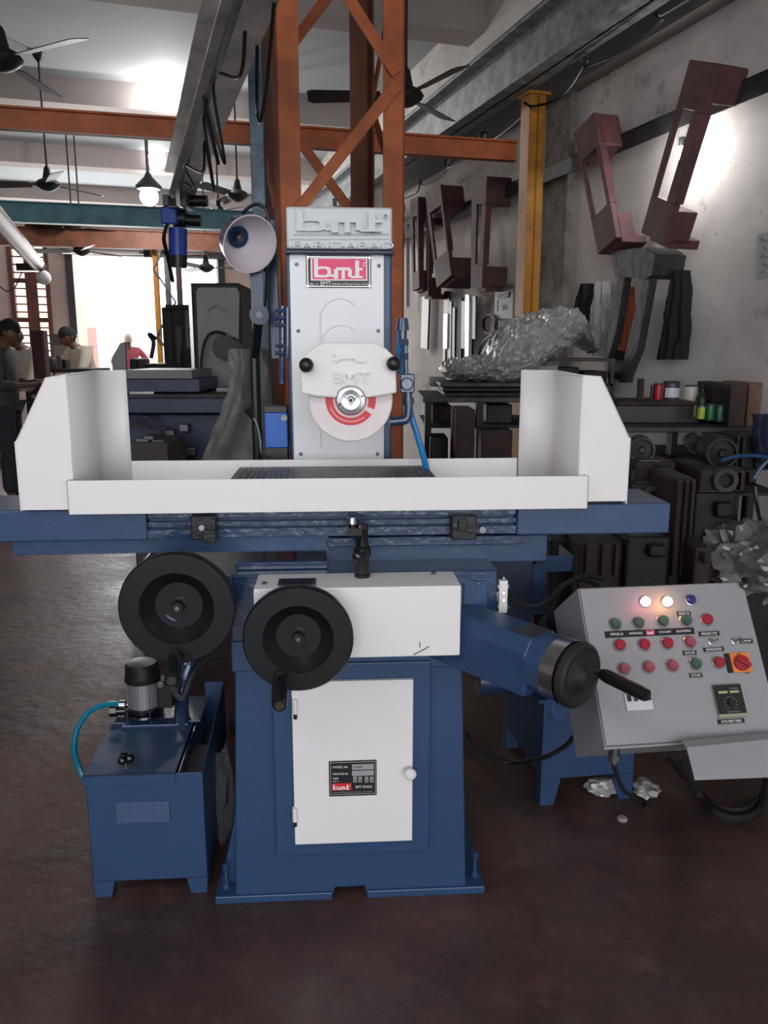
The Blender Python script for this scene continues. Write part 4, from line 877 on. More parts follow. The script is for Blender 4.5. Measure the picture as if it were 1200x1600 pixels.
# ================================================================= things on and along the right wall
def wb(px0, py0, px1, py1, y, dy, mb=None, m=0, zb=None):
    """box whose front face stands at world depth y"""
    mb = mb or MB(); pm, qm = (px0+px1)/2, (py0+py1)/2
    x0, x1 = P(px0, qm, y).x, P(px1, qm, y).x; z1, z0 = P(pm, py0, y).z, P(pm, py1, y).z
    if zb is not None: z0 = zb
    return mb.box((x0, y, z0), (x1, y+dy, z1), m)
def one(mb, name, m, label, cat, group=None, **k): return tag(mb.build(name, m, **k), label, cat, group)
# wall angle rail the brackets hang from
u0, u1 = 1.5, 9.5; zr_ = WL(846, 268, .1).z
t = M_(); hb(t, WALLV-.14, WALLV-.13, u0, u1, zr_-.1, zr_); hb(t, WALLV-.14, WALLV, u0, u1, zr_-.008, zr_)
one(t, 'angle_rail', mid, 'dirty grey steel angle rail running along the right wall behind the maroon brackets', 'rail', smooth=0)
def bracket(quad, slot, hd_, ft_, label, off=.30, hl=.26, fl_=.2, rotfoot=True):
    """slotted plate parallel to the wall with a deep head block and a deep foot block reaching to the wall"""
    TL, TR, BR, BL = [WL(x, y, off) for x, y in quad]
    f = lambda a, b2: (TL*(1-a)+TR*a)*(1-b2)+(BL*(1-a)+BR*a)*b2
    s0, s1, s2, s3 = slot                    # a0,b0,a1,b1 in fractions
    b_ = thing('machine_bracket', label, 'bracket', ((TL+BR)/2).to_tuple(), 0, 'maroon brackets hung along the right wall')
    th = DV*.035
    def pl_(a0, b0, a1, b1, v, mb): mb.prism([f(a0, b0), f(a1, b0), f(a1, b1), f(a0, b1)], v)
    t = MB(); pl_(0, 0, 1, s1, th, t); pl_(0, s3, 1, 1, th, t); pl_(0, s1, s0, s3, DV*.02, t); pl_(s2, s1, 1, s3, DV*.05, t); t.build('slotted_plate', maroon, b_, smooth=0, bevel=.004)
    t = MB(); t.prism([f(0, 0)+th, f(1, 0)+th, f(1, hl)+th, f(0, hl)+th], DV*hd_); t.build('head_block', maroon, b_, smooth=0, bevel=.012)
    t = MB(); t.prism([f(0, 1-fl_)+th, f(1, 1-fl_)+th, f(1, 1)+th, f(0, 1)+th], DV*ft_)
    t.prism([f(.2, 1-.03)+th, f(1.0, 1-.03)+th, f(1.0, 1.03)+th, f(.2, 1.03)+th], DV*(ft_+.07)); t.build('foot_block', maroon, b_, smooth=0, bevel=.006)
    return b_
bracket([(1077, 93), (1122, 101), (1036, 381), (1001, 364)], (.17, .25, .64, .76), .15, .12, 'largest maroon slotted bracket hanging nearest on the right wall beside the blazing bulb', hl=.2)
bracket([(896, 208), (927, 175), (963, 371), (934, 398)], (.16, .26, .84, .72), .14, .10, 'maroon slotted bracket second from the right, leaning the other way from the largest', hl=.26)
bracket([(737, 277), (761, 275), (753, 450), (735, 450)], (.38, .24, .72, .78), .18, .18, 'upright maroon slotted bracket just left of the ochre column', off=.30)
bracket([(664, 303), (688, 288), (705, 430), (682, 450)], (.16, .22, .88, .72), .18, .18, 'maroon slotted bracket tilting right, second left of the ochre column', off=.34)
bracket([(655, 318), (672, 311), (669, 463), (655, 463)], (.3, .2, .7, .76), .14, .10, 'lowest maroon slotted bracket behind the tilted one', off=.24)
bracket([(641, 312), (653, 307), (655, 450), (644, 455)], (.3, .2, .8, .8), .15, .1, 'farthest maroon slotted bracket beside the orange lattice column', off=.30)
# electric box
q0, q1 = WL(773, 448, .12), WL(801, 498, .12)
bx = thing('fuse_box', 'grey metal electrical box on the wall left of the ochre column', 'box', WL(787, 498, 0))
a, b2 = rl(q0), rl(q1)
MB(RF).box((WALLV-.12, min(a.y, b2.y), b2.z), (WALLV-.002, max(a.y, b2.y), a.z)).build('case', mat('grey_box_enamel', S(140, 140, 140), .5, var=.1), bx, smooth=0, bevel=.006)
t = MB(RF); o = rl(WL(784, 485, .121)); t.text('TO', o, (0, -1, 0), EZ, .045, .002, 0); 
for y in (472, 478, 484): p = rl(WL(776.5, y, .121)); t.box(p-Vector((.003, .012, .012)), p+Vector((.001, .012, .012)))
t.tube([rl(WL(778, 462, .123)), rl(WL(788, 459, .123)), rl(WL(796, 457, .123)), rl(WL(794, 464, .123)), rl(WL(778, 465, .123))], .006, 5); t.build('painted_marks', inkb, bx, smooth=0)
loops('coiled_cable', [WL(765+9*math.cos(k*.7)*(.9+.02*k), 507+15*math.sin(k*.7), .08+.003*k) for k in range(20)]+[WL(755, 535, .08), WL(748, 555, .08)], .010, black, 'black cable coil hanging on the wall below the grey electrical box')
# hanging tools: straps, belts, rods
def strap(pxs, y0, y1, wpx, label, m, cat='tool', off=.06, nm='hanging_belt', grp=None):
    t = MB(); a = WL(pxs[0], y0, off); b2 = WL(pxs[1], y1, off); t.bar(a, b2, .001, .02); s = MB()
    wv = (WL(pxs[0]+wpx/2, y0, off)-WL(pxs[0]-wpx/2, y0, off))
    s.prism([a-wv/2, a+wv/2, b2+wv/2, b2-wv/2], -DV*.02); return one(s, nm, m, label, cat, grp, smooth=0, bevel=.003)
strap((668, 665), 460, 545, 11, 'wide black rubber strip hanging below the lowest maroon brackets', black, 'strip')
one(MB().tube([WL(637, 350, .1), WL(637, 480, .1)], .022, 8), 'wall_conduit', mat('white_pipe', S(180, 180, 182), .4), 'white vertical conduit pipe at the left of the hanging tools', 'pipe')
tools = [(701, 455, 500, 9, black), (699, 490, 545, 6, steel), (706, 470, 560, 5, dullst), (712, 480, 575, 4, black), (722, 465, 560, 5, dark), (727, 470, 545, 6, dullst), (733, 460, 560, 6, steel), (739, 470, 575, 4, dark), (744, 462, 530, 5, dullst), (697, 540, 575, 4, dullst)]
labs = ['black drill holder topmost of the left cluster of hanging tools', 'bright steel plate tool low in the left cluster', 'thin grey steel rod in the left cluster of hanging tools', 'long black rod at the right side of the left tool cluster', 'dark rod first of the right cluster of hanging tools', 'grey steel bar second of the right tool cluster', 'bright steel bar third of the right tool cluster', 'long dark rod hanging lowest of the right cluster', 'short grey bar rightmost of the hanging tools', 'short grey rod lowest in the left tool cluster']
for (x, y0, y1, w_, m_), lb in zip(tools, labs):
    strap((x, x-1), y0, y1, w_, lb, m_, off=.05+.004*(x % 5), nm='hanging_tool', grp='tools hanging on the wall')
# cloth: hanging, thick, folded
def cloth(name, out, label, cat, m, off=.10, seed=0, amp=.03, world_y=None, fq=1.7):
    """out: list of (py, pxL, pxR) rows"""
    r_ = random.Random(seed); nx = 14; rows = []; 
    for i in range(len(out)-1):
        for k in range(4):
            f_ = k/4; rows.append([out[i][j]*(1-f_)+out[i+1][j]*f_ for j in range(3)])
    rows.append(list(out[-1])); vs = []; ph = r_.random()*9
    nrm = DV if world_y is None else Vector((0, 1, 0))
    for py, a, b2 in rows:
        for k in range(nx+1):
            x = a+(b2-a)*k/nx; p = WL(x, py, off) if world_y is None else P(x, py, world_y)
            e_ = math.sin(math.pi*k/nx)
            p = p - nrm*(amp*.8*e_+amp*math.sin(k*fq+ph+py*.02)*e_ + amp*.6*noise.noise(Vector((k*.5, py*.05, ph))))
            vs.append(p)
    n1 = nx+1; nr = len(rows); fs = [(i*n1+k, i*n1+k+1, (i+1)*n1+k+1, (i+1)*n1+k) for i in range(nr-1) for k in range(nx)]
    back = [v+nrm*(abs(amp)*1.2+.01) for v in vs]; N_ = len(vs)
    fs += [tuple(N_+i for i in reversed(f_)) for f_ in list(fs)]
    edge = [k for k in range(n1)]+[i*n1+nx for i in range(1, nr)]+[(nr-1)*n1+k for k in range(nx-1, -1, -1)]+[i*n1 for i in range(nr-2, 0, -1)]
    fs += [(edge[i], edge[(i+1) % len(edge)], N_+edge[(i+1) % len(edge)], N_+edge[i]) for i in range(len(edge))]
    t = MB(); t.add(vs+back, fs); return one(t, name, m, label, cat, smooth=60)
blackcl = mat('black_cloth', S(30, 30, 32), .9, bump=.4, bs=20); 
cloth('hanging_cloth', [(422, 1052, 1069), (440, 1050, 1070), (480, 1040, 1071), (520, 1034, 1070), (545, 1031, 1066), (562, 1028, 1064)], 'black cloth hanging alone on the right wall right of the steel stand', 'cloth', blackcl, seed=1)
cloth('hanging_cloth', [(443, 910, 926), (465, 900, 929), (500, 895, 926), (530, 897, 912)], 'crumpled black cloth hanging left of the pale plastic bag on the wall', 'cloth', blackcl, seed=2)
cloth('hanging_bag', [(440, 936, 944), (470, 928, 946), (510, 918, 950), (535, 911, 950), (556, 930, 948)], 'pale translucent plastic bag hanging on the wall beside the steel stand', 'bag', mat('pale_plastic_film', S(170, 168, 166), .4, bump=.5, bs=40), seed=3)
cloth('hanging_rag', [(448, 979, 984), (480, 975, 986), (520, 968, 986), (545, 970, 984), (556, 972, 980)], 'orange rag hanging between the legs of the dark steel stand', 'cloth', mat('orange_rag', S(150, 78, 52), .9), seed=4, amp=.02)
# dark steel stand hung upside down
sd_ = thing('steel_stand', 'dark grey steel stand hung upside down under the maroon brackets', 'stand', WL(975, 600, .2))
dks = mat('dark_sheet_steel', S(72, 72, 74), .45, .3, col2=S(48, 48, 50), vs=8, bump=.3, bs=20)
def quad3(pts, off, th, nm, m, par): t = MB(); t.prism([WL(x, y, off) for x, y in pts], DV*th); return t.build(nm, m, par, smooth=0, bevel=.003)
quad3([(953, 392), (1008, 386), (1024, 398), (1018, 430), (1010, 436), (961, 432)], .26, .2, 'seat_box', dks, sd_)
quad3([(964, 432), (976, 432), (962, 520), (950, 560), (945, 560)], .24, .05, 'leg', dks, sd_)
quad3([(1004, 434), (1016, 434), (996, 545), (975, 598), (966, 598)], .24, .05, 'leg', dks, sd_)
quad3([(952, 545), (988, 552), (982, 598), (948, 590)], .2, .03, 'lower_brace', dks, sd_)
t = MB(); a = [WL(x, y, .005) for x, y in ((1185, 366), (1203, 362), (1203, 432), (1183, 438))]; t.prism(a, -DV*.004, 0)
for k in range(5): t.tube([WL(1187+(k % 2)*4, 376+k*13, .011), WL(1193, 371+k*13, .011), WL(1200, 378+k*12, .011)], .004, 5, 1)
one(t, 'wall_paper', [mat('creased_paper', S(176, 176, 178), .8, var=.12, vs=20), graypr], 'sheet of paper with faint drawing taped to the right wall at the right edge', 'paper', smooth=0)
# ---- crumpled plastic volumes
def crumple(name, c, rad, label, m, seed=0, cut=None, amp=.22, sub=4, cat='plastic sheet', rot=0, pinch=None):
    bm = bmesh.new(); bmesh.ops.create_icosphere(bm, subdivisions=sub+1, radius=1)
    T = Matrix.Rotation(rot, 4, 'Z'); o_ = Vector((seed*3.1, seed*1.7, seed))
    vs = []
    for v in bm.verts:
        d = v.co.copy(); n1 = (1-abs(noise.noise(d*2.1+o_)))**3+.5*(1-abs(noise.noise(d*4.5+o_)))**3+.25*(1-abs(noise.noise(d*9+o_)))**3-.5; n2 = noise.noise(d*1.2+o_); n3 = noise.noise(d*9+o_)*.08
        k = 1+amp*(n1-.5)+amp*.9*n2+n3*amp; p = Vector((d.x*rad[0]*k, d.y*rad[1]*k, d.z*rad[2]*k))
        if cut is not None and p.z < cut: p.z = cut+.015*noise.noise(d*14+o_)
        vs.append(Vector(c)+T @ p)
    fs = [tuple(v.index for v in f_.verts) for f_ in bm.faces]; bm.free()
    t = MB(); t.add(vs, fs); return one(t, name, m, label, cat, smooth=28)
# plastic over the bench: a draped sheet built as a height field between pixel outlines
def drape(name, rows, y0, y1, label, m, seed=0, amp=.06):
    """rows: (px, py_top, py_bottom) left to right; a puffed, creased shell with real depth"""
    nu, nv = 120, 84; vs = []
    for i in range(nu+1):
        s = i/nu*(len(rows)-1); k = min(int(s), len(rows)-2); f_ = s-k; px, pt, pb = [rows[k][j]*(1-f_)+rows[k+1][j]*f_ for j in range(3)]
        for j in range(nv+1):
            a = 2*math.pi*j/nv; u = .5-.5*math.cos(a); q = Vector((px*.02+seed, u*3, math.sin(a)))
            n2 = noise.noise(q*1.3); q2 = q+Vector((n2, n2, 0))*.5; n1 = (1-abs(noise.noise(q2*2.2)))**3+.55*(1-abs(noise.noise(q2*4.7)))**3+.3*(1-abs(noise.noise(q2*9)))**3-1.1
            py = pt+(pb-pt)*u; e_ = math.sin(math.pi*max(.02, min(.98, i/nu)))**.35
            ym = (y0+y1)/2; p = P(px+4*n2, py+3*n2, ym); dep = -math.sin(a)*(y1-y0)/2*e_
            p = p+Vector((0, dep, 0))+Vector((.1*n2, -.55*n1-.4*n2, .42*n1*max(0, 1-u*1.4)+.15*n2))*amp*2; vs.append(p)
    m1 = nv+1; fs = [(i*m1+j, i*m1+j+1, (i+1)*m1+j+1, (i+1)*m1+j) for i in range(nu) for j in range(nv)]
    fs += [tuple(range(m1)), tuple(nu*m1+k for k in range(m1-1, -1, -1))]
    t = MB(); t.add(vs, fs); return one(t, name, m, label, 'plastic sheet', smooth=30)
drape('plastic_sheet', [(692, 572, 582), (700, 566, 590), (715, 561, 594), (740, 560, 595), (757, 553, 592), (765, 535, 600), (775, 518, 602), (790, 503, 602), (805, 500, 600), (820, 493, 592), (835, 488, 575), (850, 484, 562), (865, 482, 556), (880, 484, 545), (892, 490, 536), (900, 508, 532), (915, 530, 542), (925, 543, 550)], 4.25, 5.0, 'crumpled dusty plastic sheet thrown over the things on the bench left of the wall', plastic, 2, .05)
crumple('plastic_bundle', P(1178, 880, 3.0), (.26, .22, .16), 'big crumpled clear plastic bundle at the right edge above the control panel', glass_like('grimy_dark_plastic', S(112, 110, 110), .85, .3), 5, amp=.3)
fb = one(wb(1110, 915, 1230, 960, 2.85, .45, zb=0), 'floor_crate', dark, 'dark crate on the floor carrying the crumpled plastic bundle', 'crate', smooth=0, bevel=.01)
crumple('plastic_scrap', GZ(940, 1228, .03), (.05, .04, .025), 'small clear plastic scrap on the floor under the hydraulic tank', plastic, 7, amp=.4, sub=2)
crumple('plastic_scrap', GZ(1010, 1232, .03), (.04, .05, .02), 'clear plastic scrap on the floor beside the thin panel cable', plastic, 8, amp=.4, sub=2)
crumple('plastic_wrap', GZ(350, 1325, .05)+Vector((-.02, .12, .08)), (.03, .06, .16), 'shiny clear plastic wrap standing between coolant tank and pedestal', clearw, 9, amp=.35, sub=3)
# ---- bench with stacked plates under the plastic
def things_(lst):
    for nm, (x0, y0, x1, y1, y, dy), m, lab, cat in lst: one(wb(x0, y0, x1, y1, y, dy, zb=0 if nm in ('maroon_casting', 'floor_casting') else None), nm, m, lab, cat, smooth=0, bevel=.006)
things_([('steel_plate', (688, 598, 832, 605, 4.3, .5), mid, 'top dark plate of the stack under the plastic sheet', 'plate'),
 ('steel_plate', (692, 606, 836, 612, 4.32, .5), dark, 'middle dark plate of the stack under the plastic sheet', 'plate'),
 ('steel_plate', (694, 613, 836, 620, 4.35, .5), dark, 'bottom dark plate of the stack under the plastic sheet', 'plate'),
 ('small_block', (721, 586, 733, 597, 4.4, .1), dark, 'small black block left on top of the plate stack', 'block'),
 ('small_block', (739, 588, 750, 597, 4.4, .1), rust, 'small brown block in the middle on top of the plate stack', 'block'),
 ('cardboard_box', (672, 590, 697, 604, 4.7, .2), mat('pale_card', S(150, 146, 140), .8), 'small pale carton behind the plate stack', 'box'),
 ('cardboard_box', (840, 571, 872, 590, 4.6, .2), MATS['pale_card'], 'pale carton just behind the splash guard below the plastic sheet', 'box')])
bn = thing('steel_bench', 'dark steel workbench carrying the plate stack behind the grinder', 'bench', P(750, 700, 4.5)*1.0, 0)
wb(661, 621, 850, 629, 4.2, .8).build('bench_top', mid, bn, smooth=0, bevel=.004)
for x in (664, 745, 838):
    for dy in (0, .7): wb(x, 629, x+10, 700, 4.22+dy, .08, zb=0).build('leg', dark, bn, smooth=0)
wb(664, 664, 846, 669, 4.25, .7).build('lower_shelf', dark, bn, smooth=0)
things_([('gear_housing', (676, 633, 705, 662, 4.4, .3), rust, 'dark housing on the bench shelf, left one', 'casting'),
 ('gear_housing', (760, 632, 800, 662, 4.4, .3), dark, 'dark housing on the bench shelf, right one', 'casting'),
 ('maroon_casting', (712, 640, 742, 700, 3.85, .3), rust, 'upright rusty casting standing before the bench shelf', 'casting')])
# wedge casting lower
things_([('floor_casting', (672, 684, 700, 740, 4.1, .25), dark, 'low dark casting on the floor left under the bench', 'casting'),
 ('floor_casting', (752, 672, 800, 740, 4.05, .3), rust, 'reddish casting on the floor in the middle under the bench', 'casting')])
# second table with light frame and clutter
tb2 = thing('steel_table', 'steel table with grey angle legs right of the plastic sheet', 'table', P(900, 620, 5.0))
wb(842, 560, 962, 565, 4.75, .6).build('table_top', mid, tb2, smooth=0)
for x in (845, 953):
    for dy in (0, .5): wb(x, 565, x+6, 640, 4.76+dy, .04, zb=0).build('leg', mid, tb2, smooth=0)
wb(845, 600, 957, 604, 4.76, .5).build('lower_shelf', dark, tb2, smooth=0)
things_([('dark_crate', (870, 574, 905, 600, 4.85, .3), dark, 'dark crate on the lower shelf of the grey legged table', 'crate'), ('dark_crate', (912, 580, 948, 600, 4.85, .3), rust, 'rusty crate on the lower shelf of the grey legged table', 'crate')])
# wall bench with tins
wbn = thing('wall_bench', 'long dark workbench along the right wall carrying paint tins', 'bench', P(1030, 700, 3.9))
wb(955, 668, 1192, 676, 3.6, .5).build('bench_top', mid, wbn, smooth=0, bevel=.004)
for x in (960, 1048, 1176): wb(x, 676, x+9, 750, 3.68, .07, zb=0).build('leg', dark, wbn, smooth=0)
wb(960, 712, 1140, 717, 3.68, .45).build('lower_shelf', dark, wbn, smooth=0)
one(wb(962, 633, 1092, 662, 3.80, .35), 'machine_slide', mat('dark_brown_slide', S(46, 38, 38), .5, var=.3), 'long dark machine slide lying on the wall bench under the tins', 'machine part', smooth=0, bevel=.006)
one(wb(965, 628, 1090, 633, 3.78, .36), 'ledge_plate', rust, 'thin rusty plate on top of the dark machine slide', 'plate', smooth=0)
one(wb(1000, 592, 1006, 628, 3.95, .05), 'maroon_post', rust, 'short maroon upright left of the red tin', 'post', smooth=0)
def tin(x0, x1, y0, y1, y, col, label, lid=None, band=None, cat='tin'):
    c = P((x0+x1)/2, y1, y); tp = P((x0+x1)/2, y0, y); r = (P(x1, y1, y).x-P(x0, y1, y).x)/2; c.y += r; h = tp.z-c.z
    o = thing('paint_tin', label, cat, c, 0, 'tins on the wall bench')
    MB().lathe([(r*.97, 0), (r, .004), (r, h-.004), (r*.96, h), (r*.9, h-.004), (0, h-.004)], c, (0, 0, 1), 22).build('can', col, o, smooth=30)
    MB().lathe([(r*.97, h-.001), (r*1.03, h+.003), (r*.97, h+.006)], c, (0, 0, 1), 22).build('rim', lid or dullst, o)
    if band:
        vs = []; fs = []
        for k in range(9):
            a = R(-150+120*k/8); vs += [c+Vector((r*1.01*math.cos(a), r*1.01*math.sin(a), h*.2)), c+Vector((r*1.01*math.cos(a), r*1.01*math.sin(a), h*.72))]
        MB().add(vs, [(2*k, 2*k+2, 2*k+3, 2*k+1) for k in range(8)]).build('label', band, o)
    return o
mt = lambda n, c: mat(n, S(*c), .4)
tin(1016, 1022, 602, 627, 3.98, mt('black_tin', (30, 28, 32)), 'narrow black can left of the red tin')
tin(1023, 1036, 601, 627, 3.95, mt('red_tin', (170, 30, 40)), 'small red tin on the dark slide')
tin(1039, 1065, 598, 627, 3.93, mt('purple_tin', (70, 56, 76)), 'wide dark purple tin with a white label', None, mt('white_label', (200, 200, 204)))
tin(1072, 1093, 604, 629, 3.93, mt('white_tin', (196, 190, 184)), 'cream white tin right of the dark purple one')
tin(1083, 1091, 636, 652, 3.66, mt('olive_tin', (90, 96, 60)), 'small olive tin left of the yellow-green one')
tin(1091, 1103, 636, 655, 3.62, mt('lime_tin', (150, 170, 50)), 'yellow-green tin at the front of the wall bench')
tin(1104, 1118, 634, 657, 3.64, mt('green_tin', (26, 90, 62)), 'green tin right of the yellow-green one')
tin(1118, 1134, 635, 659, 3.66, mt('dark_green_tin', (24, 74, 52)), 'darker green tin rightmost of the tins')
c = P(1096, 640, 3.9); bo = thing('oil_bottle', 'dark green oil bottle with narrow neck behind the yellow-green tin', 'bottle', c)
MB().lathe([(.028, 0), (.03, .01), (.03, .05), (.024, .065), (.009, .085), (.009, .1)], c, (0, 0, 1), 18).build('bottle_body', mt('bottle_green', (40, 60, 34)), bo); MB().cyl(c+Vector((0, 0, .1)), c+Vector((0, 0, .116)), .011, seg=12).build('cap', blackm, bo)
things_([('rusty_box', (1140, 600, 1166, 668, 3.62, .4), rust, 'tall rusty brown steel box at the right end of the wall bench', 'box'),
 ('rusty_box', (1168, 598, 1190, 667, 3.66, .3), mat('light_rust', S(112, 84, 66), .8, col2=S(76, 54, 42), vs=10), 'lighter rusty steel box right beside the taller dark one', 'box')])
# machine parts under and before the bench
def disc(px, py, y, rpx, ln, m, lab, nm='pulley', cat='pulley'):
    c = P(px, py, y); r = rpx/FPX*y; t = MB(); t.lathe([(r*.2, -.01), (r*.3, 0), (r*.8, .01), (r*.85, -.01), (r, -.01), (r, ln), (r*.2, ln)], c, (.2, 1, 0), 28)
    return one(t, nm, m, lab, cat)
disc(1003, 703, 3.4, 20, .12, mid, 'grey cast pulley below the wall bench near the splash guard')
disc(1128, 708, 3.2, 24, .2, dark, 'dark round motor end at the right below the wall bench', 'electric_motor', 'motor')
disc(1088, 694, 3.5, 15, .1, mid, 'small grey flange between pulley and motor', 'flange', 'flange')
clut = [('rusty_casting', (992, 722, 1056, 756, 3.3, .3), rust, 'rusty red casting under the grey pulley', 'casting'),
 ('rusty_casting', (1094, 734, 1166, 770, 3.1, .35), rust, 'rusty red casting under the dark round motor', 'casting'),
 ('upright_casting', (1050, 748, 1084, 905, 2.95, .3), rust, 'tall rusty upright casting right of the work table end', 'casting'),
 ('dark_casting', (1085, 770, 1150, 850, 3.05, .35), dark, 'large dark casting right of the tall rusty upright', 'casting'),
 ('dark_casting', (985, 756, 1048, 800, 3.2, .3), dark, 'dark casting stacked behind the work table end', 'casting'),
 ('low_casting', (905, 848, 975, 905, 2.9, .3), rust, 'low rusty casting under the work table, left one', 'casting'),
 ('low_casting', (978, 840, 1046, 905, 2.85, .3), dark, 'low dark casting under the work table, right one', 'casting'),
 ('low_casting', (860, 842, 902, 900, 3.1, .3), dark, 'low dark casting nearest the blue gutter', 'casting'),
 ('shelf_box', (1150, 680, 1215, 735, 3.4, .4), dark, 'dark box under the right end of the wall bench', 'box'),
 ('floor_block', (1085, 855, 1112, 910, 2.8, .3), rust, 'small rusty block left of the plastic bundle crate', 'casting')]
for i, (nm, (x0, y0, x1, y1, y, dy), m, lab, cat) in enumerate(clut):
    o = thing(nm, lab, cat, P((x0+x1)/2, y1, y), 0, 'castings piled below the wall bench' if 'casting' in nm else None)
    low = y0 > 735
    wb(x0, y0, x1, y1, y, dy, zb=0 if low else None).build('body', m, o, smooth=0, bevel=.012)
    w_ = x1-x0; wb(x0+w_*.12, y0-3, x1-w_*.12, y0, y+.03, dy-.06).build('machined_face', dullst if i % 3 == 0 else mid, o, smooth=0, bevel=.002)
    cc = P(x0+w_*.5, y0+(y1-y0)*.42, y); rr = w_/FPX*y*(.2+.07*(i % 3))
    if i % 3 == 1: MB().lathe([(rr*.6, -.0), (rr*.6, -.03), (rr, -.03), (rr*1.1, 0)], cc, (0, 1, 0), 20, cap=False).build('bore_ring', mid, o)
    elif i % 3 == 2:
        for f_ in (.15, .5, .8): wb(x0+w_*f_, y0+4, x0+w_*(f_+.08), y1-4, y-.03, .03).build('rib', m, o, smooth=0, bevel=.004)
    else: wb(x0+w_*.55, y0+(y1-y0)*.2, x1-2, y0+(y1-y0)*.5, y-.05, .05).build('boss', m, o, smooth=0, bevel=.012)
# supports for the floating castings: a rack frame
rk = thing('storage_rack', 'low dark steel rack holding castings below the wall bench', 'rack', P(1080, 780, 3.5))
for (x0, y0, x1, y1, y, dy) in ((985, 757, 1060, 761, 3.25, .45), (1088, 771, 1225, 775, 3.06, .75), (985, 724, 1150, 727, 3.42, .2)): wb(x0, y0, x1, y1, y, dy).build('shelf', dark, rk, smooth=0)
for x, y in ((986, 3.27), (1050, 3.27), (1152, 3.1), (1215, 3.1), (1152, 3.75), (1215, 3.75), (1145, 3.6)): wb(x, 735, x+6, 760, y, .04, zb=0).build('post', dark, rk, smooth=0)
one(MB().tube([P(1020, 705, 3.3), P(1022, 716, 3.28), P(1050, 722, 3.2)], .004, 6), 'bent_rod', steel, 'bright bent rod catching the light beside the grey pulley', 'rod')
cloth('blue_jacket', [(648, 1188, 1210), (670, 1184, 1212), (700, 1186, 1214), (725, 1192, 1214)], 'dark blue jacket slumped at the right edge below the rusty boxes', 'jacket', mat('navy_cloth', S(44, 50, 78), .9, bump=.4), world_y=3.3, seed=6, amp=.04)
loops('blue_cable', [P(1125, 720, 3.0), P(1150, 713, 3.0), P(1180, 712, 3.0), P(1205, 716, 3.0)], .007, mat('blue_cable_mat', S(30, 70, 110), .4), 'dark blue cable stretched across at the right edge below the jacket')
loops('blue_cable', [P(1178, 748, 2.9), P(1190, 730, 2.9), P(1204, 716, 2.9)], .007, MATS['blue_cable_mat'], 'short dark blue cable rising to the right edge')
loops('black_cable', [P(1180, 760, 2.9), P(1183, 790, 2.9), P(1190, 816, 2.95), P(1205, 820, 3.0)], .007, black, 'black cable hanging at the right edge above the plastic bundle')
# ================================================================= behind the grinder on the left
# work lamp
lo_ = P(391, 382, 2.75); wl = thing('work_lamp', 'large blue work lamp with white inside hanging on a jointed arm', 'lamp', P(405, 560, 2.8))
axl = Vector((.52, -.80, -.34)).normalized()
rm = 43/FPX*2.75
t = MB(); prof = [(rm*.35, -rm*1.25), (rm*.5, -rm*1.2), (rm*.85, -rm*.75), (rm*.97, -.01), (rm*1.0, 0)]
inner = [(r-.004, h) for r, h in reversed(prof)]
t.lathe(prof+inner, lo_, axl, 44, 0, cap=False)
for i in range(len(t.f)):
    if i//44 >= len(prof)-1: t.m[i] = 1
t.cyl(lo_-axl*rm*1.08, lo_-axl*rm*1.4, rm*.38, rm*.3, 24, 0)
sh = t.build('lamp_shade', [mat('lamp_blue', S(24, 54, 92), .35, coat=.2), mat('lamp_white_inside', S(216, 206, 212), .5)], wl)
MB().ball(lo_-axl*rm*1.0, .013).build('bulb', dullst, sh); MB().cyl(lo_-axl*rm*1.2, lo_-axl*rm*1.08, .022, seg=16).build('lamp_holder', dullst, sh)
y_ = 2.85
t = MB(); 
for dx in (-10, 12): t.bar(P(402+dx*.7, 425, y_), P(405+dx*.3, 492, y_), .02, .03)
t.bar(P(404, 425, y_-.02), P(405, 490, y_-.02), .03, .012); t.cyl(P(405, 492, y_-.05), P(405, 492, y_+.03), .033, seg=20); t.build('upper_arm', MATS['lamp_blue'], wl)
t = MB(); t.cyl(P(405, 492, y_-.06), P(405, 492, y_-.05), .012, seg=12); t.build('joint_screw', dullst, wl)
t = MB(); t.bar(P(404, 494, y_), P(398, 560, y_+.05), .028, .02); t.build('lower_arm', black, wl)
cp_ = P(398, 560, y_+.05); t = MB(); t.cyl((cp_.x, cp_.y, .0), (cp_.x, cp_.y, cp_.z), .018, seg=10); t.cyl((cp_.x, cp_.y, 0), (cp_.x, cp_.y, .03), .14, seg=20); t.build('stand_pole', black, wl)
t = MB(); t.tube(arc([P(372, 346, y_+.02), P(384, 328, y_), P(400, 319, y_), P(414, 326, y_), P(420, 345, y_)], 6), .006, 8); t.tube(arc([P(418, 340, y_), P(416, 400, y_), P(412, 470, y_), P(404, 492, y_)], 5), .01, 8); t.build('lamp_cable', black, wl)
t = MB(); t.bar(P(424, 345, 2.95), P(432, 560, 2.95), .03, .03); t.build('lamp_mast', MATS['lamp_blue'], wl)
# grey dust cover
rows = [(545, 357, 412), (556, 356, 414), (580, 358, 418), (610, 356, 420), (640, 346, 422), (670, 333, 424), (700, 322, 427), (730, 310, 430), (800, 285, 436), (960, 250, 445)]
cloth('dust_cover', rows, 'grey-green cloth cover draped over a machine behind the work lamp', 'cloth cover', mat('grey_green_canvas', S(122, 126, 122), .85, var=.12, vs=4, bump=.2, bs=14), world_y=3.1, seed=11, amp=.05, fq=.75)
